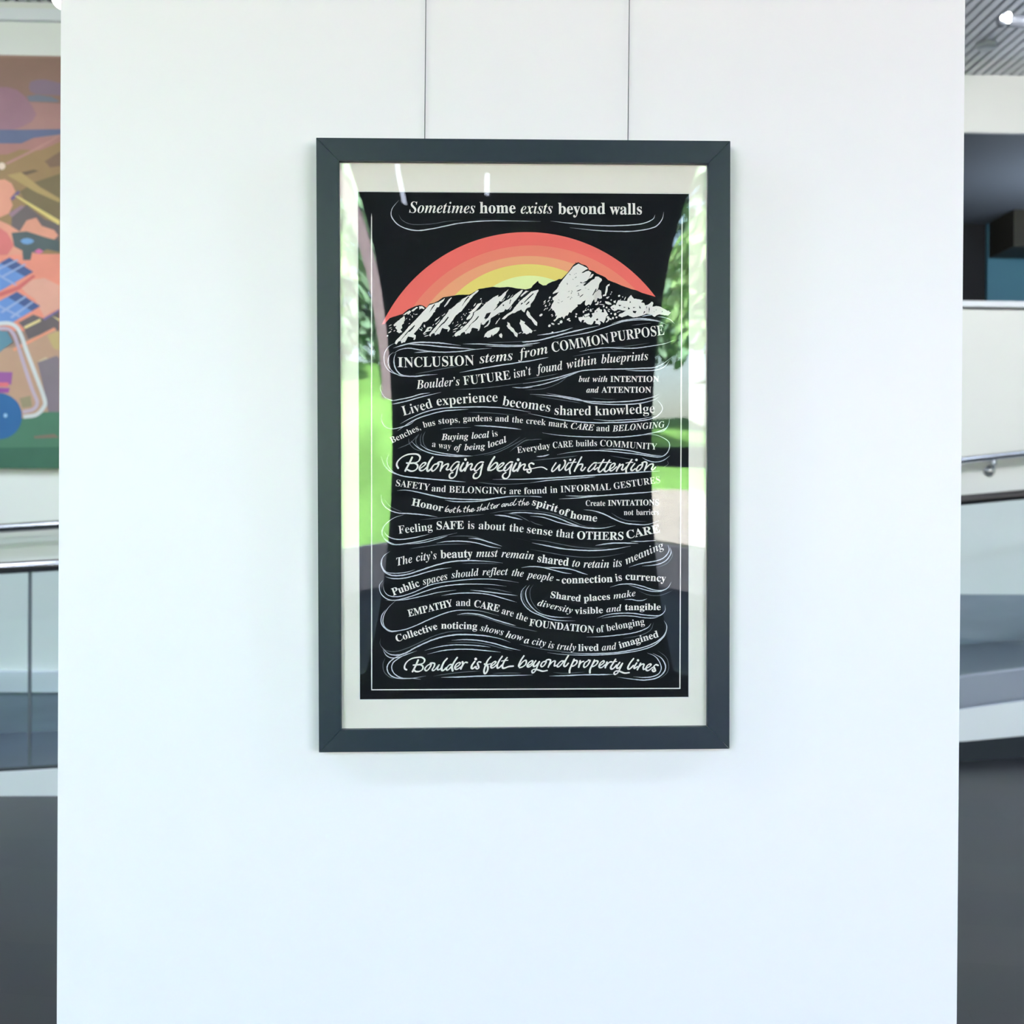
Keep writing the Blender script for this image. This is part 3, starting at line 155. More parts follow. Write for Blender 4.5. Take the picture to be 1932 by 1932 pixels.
SWIRLS = [(1.75,0,[-233.1,456.6,-245.6,440.5,-245.6,424.6,-229.7,408.7,-201.2,401.0,-165.6,405.5,-122.8,414.6,-72.8,419.5,-22.7,419.8,31.0,419.0]),(1.22,1,[-233.2,430.0,-226.1,419.4,-208.3,412.4,-172.7,413.3,-144.2,418.1,-115.6,420.7]),(1.66,0,[244.9,432.8,239.5,423.8,217.8,415.5,174.6,412.0,131.5,412.5,84.8,416.1,48.9,419.9]),(1.66,0,[261.1,438.2,257.5,423.9,243.1,409.5,207.0,402.2,171.0,401.6,135.0,402.9,84.8,407.9]),(2.27,0,[-244.3,182.8,-227.8,188.1,-203.6,193.3,-177.6,193.7,-151.6,192.1,-118.6,188.0]),(1.92,0,[-222.6,190.7,-203.6,189.9,-177.6,188.2,-151.6,185.6,-116.9,183.1,-87.4,181.1]),(1.75,0,[-243.4,173.3,-231.3,180.3,-214.0,182.9,-193.2,179.5,-169.0,176.4,-142.9,175.8,-116.9,177.4,-90.8,181.1,-61.3,183.2]),(1.22,0,[-205.4,174.6,-186.3,176.0,-165.5,176.8]),(1.57,0,[-115.1,190.9,-82.1,191.0,-47.3,189.3,-12.5,188.6,15.3,190.0]),(1.4,0,[-73.4,187.5,-30.0,186.4,15.3,187.8]),(1.05,1,[-68.2,193.6,-29.9,194.6,15.4,197.3]),(1.31,0,[-241.7,192.4,-253.8,184.5,-260.8,170.7,-260.0,153.4,-252.2,141.3,-238.4,134.4,-228.0,131.8]),(1.4,0,[-243.4,175.9,-252.1,167.2,-253.0,151.7,-245.3,139.6,-231.5,131.8,-217.6,130.1]),(2.18,0,[-239.1,174.2,-242.6,163.8,-241.8,149.9,-234.9,137.8,-224.5,131.8,-203.8,130.6,-186.4,132.7,-162.1,134.5]),(1.4,1,[-203.7,135.3,-177.7,139.7,-151.7,144.9,-117.0,151.0]),(1.92,0,[-121.3,137.7,-82.2,145.0,-47.4,151.2,-12.6,156.4,18.8,161.7]),(1.31,1,[-131.8,105.9,-99.7,107.7,-64.9,110.3,-30.1,114.7,15.3,120.0]),(1.4,0,[-23.1,110.4,-3.9,109.5,15.2,110.7]),(1.75,0,[-248.9,85.0,-237.7,86.7,-212.5,91.9,-195.2,97.2,-176.1,100.1]),(1.75,0,[-247.2,78.9,-237.7,80.6,-217.8,85.0,-193.5,92.0,-155.3,101.2]),(1.14,0,[-267.9,115.3,-267.9,104.9,-261.0,92.8,-248.9,86.7,-237.7,85.8]),(1.4,0,[-265.5,61.2,-266.4,49.1,-259.5,37.0,-247.4,33.2,-235.3,34.9,-214.4,41.3,-204.0,49.1]),(1.75,0,[-231.8,42.2,-212.7,52.6,-186.6,63.9,-160.6,70.3,-134.5,72.6,-99.8,73.8,-65.0,73.5,-30.1,70.9,11.7,64.0]),(1.75,0,[-237.0,29.2,-217.9,42.2,-200.5,51.7,-178.0,59.5,-151.9,66.0,-125.9,68.2,-105.0,69.7]),(1.05,1,[-106.7,63.9,-65.0,62.7,-19.7,58.7]),(1.4,1,[-157.2,31.8,-134.6,34.9,-99.8,35.6]),(1.92,0,[-93.8,39.1,-65.0,37.9,-30.2,34.9,-5.8,31.8]),(1.4,1,[-185.0,28.3,-189.4,17.9,-187.7,4.0,-179.9,-4.7]),(1.4,1,[-191.9,24.8,-194.6,14.4,-192.0,2.2,-181.6,-5.6]),(1.4,1,[-196.3,23.1,-202.4,14.4,-201.5,4.0,-193.8,-3.0]),(1.31,1,[-216.2,16.1,-214.5,5.7,-204.2,-4.7,-190.3,-8.5]),(1.75,0,[-211.9,10.9,-200.7,-0.4,-186.8,-8.2,-169.5,-13.8,-143.4,-17.2,-117.4,-18.3,-96.5,-17.3]),(1.57,0,[-195.5,4.0,-178.2,-6.4,-152.1,-12.5,-126.1,-16.0,-100.0,-17.3]),(1.31,1,[-100.0,-17.6,-73.8,-13.5,-47.7,-5.7,-26.8,4.8,-7.6,18.7]),(1.22,1,[-75.6,-16.9,-51.2,-10.9,-23.3,2.2,2.9,17.0]),(1.4,1,[-28.5,-10.0,-12.8,2.2,1.1,10.9,15.1,13.0]),(1.31,1,[-237.1,-3.8,-221.5,2.3,-211.1,8.3,-197.1,24.0]),(2.01,0,[-267.5,-18.5,-261.5,-34.2,-251.1,-45.5,-237.3,-51.6,-221.7,-55.9,-195.7,-58.6,-160.9,-61.7,-126.2,-64.8,-110.5,-66.0]),(1.22,0,[-252.7,-13.3,-256.2,-23.8,-254.5,-35.9,-245.9,-46.3,-239.0,-49.8]),(1.31,1,[-87.9,-66.6,-56.5,-70.1,-21.7,-70.1,15.0,-67.6]),(1.92,0,[10.3,97.6,36.5,96.2,62.7,93.6,88.9,88.4,115.1,84.9,143.1,83.2,167.7,83.2,194.0,84.5,220.3,87.6,243.1,93.8,255.4,99.9]),(1.75,0,[41.7,99.7,67.9,94.8,97.6,89.3,118.6,82.3,141.4,79.7,167.7,78.5,194.0,78.9,220.3,81.5,243.1,87.6,257.1,96.4]),(1.14,1,[20.8,94.4,53.9,89.2,88.9,84.0,106.4,80.6]),(1.05,1,[123.9,91.0,150.1,88.4,172.9,88.5]),(1.92,0,[6.8,62.1,36.4,55.8,62.6,50.9,97.6,46.6,132.6,44.3,162.4,44.8,185.2,45.4,211.5,47.5,234.3,51.0,250.1,58.0,258.9,70.2,253.6,82.4,244.8,88.5]),(1.4,0,[129.1,50.9,158.9,48.3,176.4,49.2,202.7,50.6,220.3,51.8,244.9,57.1]),(1.75,0,[32.9,25.7,62.6,21.3,97.6,18.7,132.6,17.8,167.6,17.4,194.0,18.7,220.3,21.6,244.9,26.5,264.2,33.5,271.2,44.0,271.2,52.7]),(1.05,0,[211.5,19.5,234.3,24.8,258.9,28.3,269.5,37.0]),(1.05,1,[10.2,11.7,20.7,13.5,32.9,13.8]),(1.66,0,[60.8,-15.3,80.1,-11.8,106.3,-8.7,132.6,-7.5,158.9,-8.7,185.2,-11.6,211.5,-14.5,234.4,-18.1,251.9,-19.8,264.2,-15.5,271.3,-5.0,271.3,7.3,260.7,16.0,243.1,22.1,220.3,21.3]),(1.75,0,[139.6,-5.2,167.6,-5.3,194.0,-7.5,220.3,-12.8,243.1,-16.8,259.0,-17.2]),(1.92,0,[22.4,-18.8,34.6,-17.9,46.8,-14.9]),(1.4,1,[10.2,-26.6,45.1,-23.1,80.1,-19.7,99.3,-17.1]),(1.57,0,[220.3,-20.7,232.6,-26.8,246.7,-29.1,260.7,-25.9,273.0,-17.2]),(1.14,1,[160.6,-17.1,185.2,-21.5,211.5,-25.9]),(2.27,0,[-59.7,-61.4,10.1,-60.6,62.5,-58.0,115.0,-54.6,167.6,-51.2,220.3,-47.8,253.7,-46.1]),(1.4,0,[10.1,-67.9,45.0,-63.3,80.0,-60.7,115.0,-58.1,132.6,-56.4]),(1.05,1,[260.7,-39.1,269.5,-33.0,267.8,-26.0]),(1.31,0,[8.3,-92.7,24.0,-93.6,32.8,-94.8]),(1.92,0,[64.2,-98.0,97.5,-96.4,132.6,-92.9,167.6,-90.4,202.7,-87.8,227.3,-86.1,253.7,-83.5]),(1.22,0,[76.5,-92.0,106.3,-92.9,136.1,-91.2]),(1.4,1,[10.0,-120.1,31.0,-121.9,53.7,-126.0,71.2,-132.1,88.7,-139.2,106.2,-147.1,118.5,-150.6]),(1.92,0,[-0.5,-124.1,10.0,-124.6,36.2,-126.8,62.5,-133.9,83.5,-142.6,106.2,-150.6,123.8,-152.9,146.6,-153.0,170.3,-148.1]),(1.57,0,[10.0,-129.9,36.2,-132.9,62.5,-141.7,88.7,-147.9,108.0,-151.4]),(1.14,1,[10.0,-139.0,20.5,-144.2,34.5,-148.1]),(1.92,0,[110.6,-118.2,129.0,-120.4,150.1,-127.1,167.6,-135.9,185.2,-142.9,202.8,-145.6,229.1,-146.5,252.0,-139.6]),(1.57,1,[162.4,-124.5,178.2,-134.1,195.7,-139.4,229.1,-140.9]),(2.1,0,[132.5,-185.6,158.8,-181.7,185.2,-180.9,213.3,-181.9]),(1.57,0,[199.2,-178.0,220.3,-178.0,246.7,-176.4]),(1.4,1,[10.0,-173.9,36.2,-176.6,62.4,-181.9,97.4,-188.2,132.5,-190.9,158.8,-189.2]),(2.1,0,[13.4,-180.0,36.2,-184.5,71.2,-191.2,106.2,-194.3,132.5,-194.9,167.6,-192.2,199.2,-186.7]),(1.31,1,[9.9,-192.2,44.9,-198.5,79.9,-204.7,115.0,-207.5,150.1,-206.2,188.7,-199.8]),(1.92,0,[269.6,-185.2,271.4,-195.7,262.6,-208.0,246.8,-214.9,220.4,-219.2,195.7,-226.2]),(1.75,0,[273.2,-188.7,274.9,-201.0,264.4,-215.0,246.8,-222.0,220.4,-224.5]),(1.22,1,[278.4,-195.8,276.7,-208.0,266.1,-220.3,246.8,-228.1]),(2.1,0,[-238.2,-81.8,-221.8,-81.0,-200.9,-84.5,-178.4,-89.8,-152.3,-95.4,-126.3,-97.7,-100.1,-98.6,-74.0,-98.7,-47.9,-95.6,-19.9,-92.7,15.0,-93.2]),(1.57,0,[-148.9,-99.9,-131.5,-102.4,-108.9,-102.9,-82.7,-101.8,-56.6,-97.8]),(1.75,0,[-267.7,-89.6,-265.2,-105.2,-253.1,-117.4,-235.8,-123.6,-215.0,-124.8,-194.1,-126.6,-176.8,-128.9,-162.9,-131.6]),(1.22,1,[-261.7,-98.3,-249.6,-112.2,-228.8,-121.8]),(1.4,1,[-195.9,-136.7,-152.4,-132.5,-108.9,-129.1,-75.8,-126.5]),(1.22,1,[-65.4,-124.8,-39.2,-120.5,-13.0,-119.4,14.9,-120.1]),(1.75,0,[-30.5,-125.2,-13.0,-123.5,13.2,-123.8]),(2.1,0,[-56.6,-128.0,-39.2,-129.2,-21.8,-132.8,-4.3,-136.8]),(1.4,1,[-39.2,-124.0,-16.5,-127.6,-2.6,-133.7,10.0,-140.7]),(1.75,0,[-226.2,-127.1,-244.5,-133.1,-260.1,-145.2,-266.2,-159.1,-262.0,-171.3,-251.6,-180.1,-239.4,-182.7,-222.1,-181.0,-196.0,-176.7,-169.9,-170.7,-126.4,-160.9]),(1.22,0,[-267.1,-153.9,-265.4,-166.1,-255.0,-176.6,-242.9,-181.5]),(1.75,0,[-262.8,-157.4,-256.7,-166.1,-244.6,-171.7,-229.0,-172.8,-204.7,-169.4,-178.6,-163.2]),(1.4,0,[-218.6,-182.2,-187.3,-178.5,-161.2,-171.6,-143.8,-166.5]),(1.4,1,[-142.1,-168.2,-117.7,-166.9,-91.6,-169.2,-65.5,-178.9,-42.8,-186.0]),(1.75,0,[-164.7,-180.0,-143.9,-176.9,-117.7,-176.6,-91.6,-179.7,-65.5,-186.8,-44.5,-190.3]),(1.75,0,[-105.5,-170.9,-86.4,-172.7,-65.5,-178.9,-42.8,-186.3]),(1.4,1,[-215.2,-190.6,-187.4,-186.4,-152.6,-182.5,-100.3,-181.9]),(0.87,1,[-14.8,-171.2,10.0,-177.4]),(2.27,0,[-251.6,-195.2,-263.8,-204.7,-268.2,-218.6,-262.2,-232.6,-250.0,-239.6,-236.2,-240.5,-218.8,-238.0,-196.2,-231.1,-170.1,-222.5,-144.0,-215.9,-117.8,-213.1,-91.7,-213.2,-65.5,-215.0,-41.1,-217.7]),(1.4,0,[-265.6,-209.9,-266.5,-222.1,-258.7,-233.5,-243.1,-236.1,-222.2,-234.5,-204.9,-229.3]),(1.75,0,[-260.5,-242.2,-248.3,-245.7,-229.2,-245.8,-204.9,-240.6,-178.8,-232.9,-159.6,-228.6,-137.0,-226.1]),(1.22,1,[-117.8,-218.3,-83.0,-217.9,-48.1,-219.4]),(1.75,0,[-264.8,-249.1,-271.3,-258.7,-269.2,-272.6,-258.9,-283.1,-245.0,-286.7,-229.4,-284.1,-208.5,-278.1,-187.6,-270.4,-161.5,-262.6,-135.4,-258.4,-100.5,-256.8,-65.6,-257.8,-34.2,-261.4]),(1.57,0,[-264.0,-258.7,-262.3,-269.2,-253.6,-277.9,-236.3,-279.7,-215.4,-274.6,-194.5,-266.0,-173.6,-257.3,-144.0,-252.2,-100.5,-248.0,-65.6,-247.7,-39.4,-250.0,-11.5,-254.5]),(1.4,0,[-259.7,-286.6,-239.8,-286.7,-218.9,-284.7,-187.6,-278.2,-161.5,-272.2,-128.4,-268.0]),(1.75,0,[-156.3,-278.4,-126.7,-274.1,-91.8,-273.8,-65.7,-277.0,-39.5,-284.1,-15.0,-291.6]),(1.75,0,[-102.3,-268.1,-74.4,-270.9,-48.2,-274.5,-13.3,-279.0]),(1.31,1,[-77.8,-263.9,-51.7,-267.5,-23.7,-273.7]),(1.66,0,[-241.5,-287.6,-253.7,-298.8,-261.6,-311.0,-265.1,-323.2,-262.5,-335.4,-253.9,-342.4,-243.4,-344.2,-222.6,-340.9,-201.7,-333.1,-179.0,-322.8,-152.9,-312.4,-132.0,-306.8,-109.3,-305.6,-83.2,-307.5,-48.3,-316.4]),(1.66,0,[-259.8,-304.0,-266.8,-314.5,-268.6,-326.7,-262.5,-338.0,-250.4,-345.1,-236.5,-344.3]),(1.92,0,[-126.8,-314.3,-109.3,-311.8,-83.2,-314.5,-57.0,-323.4,-30.8,-331.4,-16.8,-335.3]),(1.4,1,[-123.3,-315.2,-91.9,-315.4,-65.7,-323.4,-30.8,-334.9,14.6,-344.8,23.4,-346.1]),(1.75,0,[-6.5,-226.6,11.0,-224.5,32.0,-225.9,56.5,-232.1,74.0,-236.5,88.0,-238.3]),(1.92,0,[30.2,-225.8,51.2,-226.8,74.0,-227.8,91.5,-231.3,109.0,-237.5,118.7,-240.2]),(1.83,0,[159.9,-264.0,179.3,-258.8,200.4,-258.1,221.5,-262.5,240.9,-268.8,256.7,-270.6,269.0,-265.4,276.1,-254.0]),(1.4,0,[195.1,-259.8,216.2,-266.0,235.6,-271.4,253.2,-272.3,263.8,-269.7]),(1.22,1,[214.4,-271.3,232.1,-278.4,249.7,-280.2,263.8,-276.8,277.9,-270.7]),(1.57,0,[187.2,-287.3,200.4,-287.0,210.9,-289.2,221.5,-288.9,230.3,-285.7]),(1.75,0,[3.1,-259.8,-5.7,-270.3,-6.6,-284.3,0.4,-298.3,12.6,-308.9,28.4,-316.0,47.6,-323.1,68.7,-326.3,95.0,-326.8]),(1.75,0,[9.2,-259.0,2.2,-270.3,3.0,-284.3,10.9,-298.4,24.9,-310.7,42.4,-316.9,63.4,-320.0,87.9,-320.1]),(1.22,1,[16.2,-258.1,10.1,-268.6,10.9,-284.4,19.6,-300.2,33.6,-312.5]),(1.22,1,[-2.2,-266.8,-3.9,-280.8,2.2,-294.8,14.4,-306.3]),(1.75,0,[135.3,-321.8,154.7,-315.7,175.8,-313.2,200.4,-313.0,223.3,-316.1,240.9,-317.9,255.0,-317.1,263.8,-308.4,263.8,-297.8]),(1.4,0,[144.1,-322.2,174.0,-318.1,200.4,-318.3,223.3,-321.4,240.9,-322.3,253.2,-319.2]),(1.75,0,[116.0,-357.3,147.6,-356.6,174.0,-354.1,200.4,-350.8,219.7,-345.6,232.1,-339.5,237.4,-332.5]),(1.22,1,[184.5,-360.3,214.5,-355.3,235.6,-345.7,242.6,-330.8]),(1.92,0,[262.0,-327.4,267.3,-338.0,263.8,-352.0,249.7,-366.0,228.6,-375.5,200.4,-382.4,174.0,-386.6,147.6,-388.2,112.5,-388.4,68.6,-386.3]),(1.57,0,[266.4,-332.7,266.4,-346.8,260.3,-359.0,242.7,-373.9,218.0,-382.5,188.1,-387.6,158.2,-390.4,126.5,-391.3,77.4,-390.4,42.3,-386.2]),(1.4,1,[-10.2,-369.7,10.8,-375.1,38.8,-380.5,68.6,-384.2,101.9,-387.1]),(1.75,0,[230.3,-387.9,244.4,-394.1,253.3,-404.7,256.8,-417.1,251.5,-427.6,239.2,-432.8,221.5,-434.1,203.9,-432.5]),(2.1,0,[240.9,-388.8,256.8,-397.7,264.7,-411.8,262.1,-424.1,249.7,-434.6,228.6,-438.9,207.4,-437.8,174.0,-433.2]),(1.22,1,[249.7,-383.6,265.6,-396.0,270.9,-411.9,267.4,-425.9,253.3,-437.3]),(1.92,0,[45.8,-430.2,77.3,-429.6,112.5,-428.4,147.6,-428.3,166.9,-427.9]),(1.22,1,[52.8,-423.6,77.3,-425.2,112.5,-423.1]),(1.4,0,[-13.8,-428.8,9.0,-428.2]),(1.48,1,[-269.5,-357.7,-270.5,-368.2,-262.7,-378.7,-250.5,-382.3,-236.6,-381.5,-215.7,-374.6,-191.3,-363.4,-170.4,-353.9,-144.3,-346.6,-118.1,-344.6,-100.7,-345.1]),(2.36,0,[-267.0,-373.5,-259.2,-383.1,-248.8,-388.4,-233.2,-388.5,-219.2,-383.3,-205.3,-375.6,-179.2,-363.5,-153.0,-355.3,-126.9,-351.6,-100.7,-351.7,-74.5,-354.0,-48.3,-359.0,-27.4,-366.5]),(1.57,0,[-265.3,-378.7,-259.2,-389.2,-248.8,-394.5,-234.9,-392.9,-222.7,-388.6,-201.8,-381.2]),(1.92,0,[-222.7,-385.9,-240.1,-392.8,-252.3,-401.5,-257.6,-411.9,-255.0,-422.4,-245.5,-430.4,-229.8,-433.1,-209.0,-432.3,-185.4,-428.5]),(1.92,0,[-219.3,-386.0,-234.9,-394.6,-246.3,-403.3,-248.9,-413.7,-243.7,-424.2,-229.8,-432.2,-209.0,-432.9,-195.0,-434.7]),(1.4,1,[-261.0,-394.4,-265.4,-406.6,-262.8,-420.6,-252.4,-430.3,-240.3,-433.4]),(1.57,0,[-187.9,-380.9,-161.8,-374.1,-135.6,-370.7,-109.5,-370.9,-83.3,-372.8,-64.1,-375.5]),(1.75,0,[-182.7,-387.9,-153.1,-381.1,-126.9,-379.0,-100.8,-379.2,-74.6,-381.6,-44.9,-384.9]),(1.92,0,[-137.4,-362.0,-109.5,-360.8,-83.3,-363.2,-57.1,-368.6,-30.9,-376.6,-8.2,-381.7]),(1.57,1,[-146.1,-367.2,-109.5,-365.7,-74.6,-369.4,-39.6,-378.3,-22.2,-382.3]),(1.31,1,[-172.4,-429.1,-144.5,-424.9,-109.6,-421.3,-83.4,-420.1]),(2.1,0,[-156.7,-431.5,-118.3,-430.7,-74.7,-429.2,-31.0,-428.8,14.5,-428.1]),(1.22,1,[-60.7,-424.6,-34.5,-423.9,-6.5,-424.4]),(2.27,0,[-4.8,195.0,0.6,195.0,27.5,198.3,54.4,205.0,81.4,212.2,108.3,218.6,140.7,225.8]),(1.92,0,[23.9,207.6,45.4,210.3,68.8,214.9,90.4,221.7]),(1.4,0,[-3.0,190.4,14.9,191.8,29.3,193.8]),(1.57,0,[54.4,200.5,81.4,206.0,117.3,212.3,144.3,220.4,171.4,229.5,189.4,234.5,216.4,236.8,238.1,235.9,252.5,233.3,267.0,228.0]),(1.75,0,[163.3,229.5,180.4,234.5,198.4,237.6,216.4,239.5,236.3,237.7,256.2,234.2]),(1.05,1,[200.2,226.0,225.5,229.6,238.1,230.6]),(1.4,0,[248.9,243.1,261.6,241.4,272.4,237.8,281.5,229.8]),(1.57,0,[220.0,243.1,230.9,245.4,241.7,246.7]),(1.14,1,[270.6,211.8,265.2,202.8]),(1.57,0,[102.9,177.0,126.3,181.9,153.3,184.6,180.4,183.8,207.4,183.9,234.5,187.5,261.6,192.1,279.7,198.4]),(1.14,1,[90.3,168.4,126.3,174.7,162.3,177.5,189.4,177.2]),(1.05,1,[162.3,185.6,198.4,188.3,234.5,193.8]),(1.48,0,[-3.1,156.8,22.0,162.0,45.4,166.5]),(1.92,0,[-3.1,117.4,27.4,121.7,57.9,128.0,81.3,134.3,108.3,141.6,144.3,144.3,180.4,144.9,216.5,146.2,243.6,148.1,261.6,156.2,277.9,168.8]),(1.75,0,[-3.2,110.2,27.4,114.6,54.3,121.8,81.3,131.7,101.1,138.9]),(1.57,0,[189.4,142.6,216.5,141.7,243.6,142.7,261.6,149.0,272.5,161.6]),(1.22,1,[0.4,105.6,36.3,108.3,63.3,118.2,81.3,130.8]),(1.22,1,[0.5,125.3,36.4,130.7,63.3,136.1])]
RIDGE = [-261.5,226.0,-250.1,239.0,-226.5,246.4,-216.7,254.6,-203.6,260.8,-194.6,263.2,-188.9,262.0,-182.4,258.0,-176.7,265.3,-168.6,267.0,-159.6,271.5,-151.4,277.6,-121.2,282.4,-103.2,282.5,-99.1,284.1,-91.7,288.6,-85.2,293.1,-77.0,294.4,-68.0,296.0,-59.0,297.3,-45.9,296.1,-37.8,296.6,-31.2,297.4,-22.2,296.2,-14.8,294.6,-6.7,293.8,2.4,292.6,10.6,294.7,13.7,296.7,15.2,299.7,19.8,303.6,25.6,309.0,26.7,305.1,35.2,300.2,41.3,300.6,43.6,303.3,52.1,307.5,58.3,309.1,64.4,312.2,69.0,312.2,73.7,316.4,81.4,324.5,86.0,330.6,91.4,338.3,96.8,342.2,101.4,343.7,107.6,339.9,115.3,337.7,119.5,333.1,120.6,329.6,128.3,327.8,136.8,322.4,146.1,318.6,152.2,315.6,156.1,311.0,174.0,304.3,180.6,301.1,192.1,297.1,200.3,294.2,210.2,291.8,220.1,287.3,228.4,284.9,235.0,282.9,240.7,281.3,248.2,279.2,253.1,276.8,270.9,250.3,270.9,234.4,209.1,222.4,10.4,178.4,-226.4,175.9,-263.7,199.5]
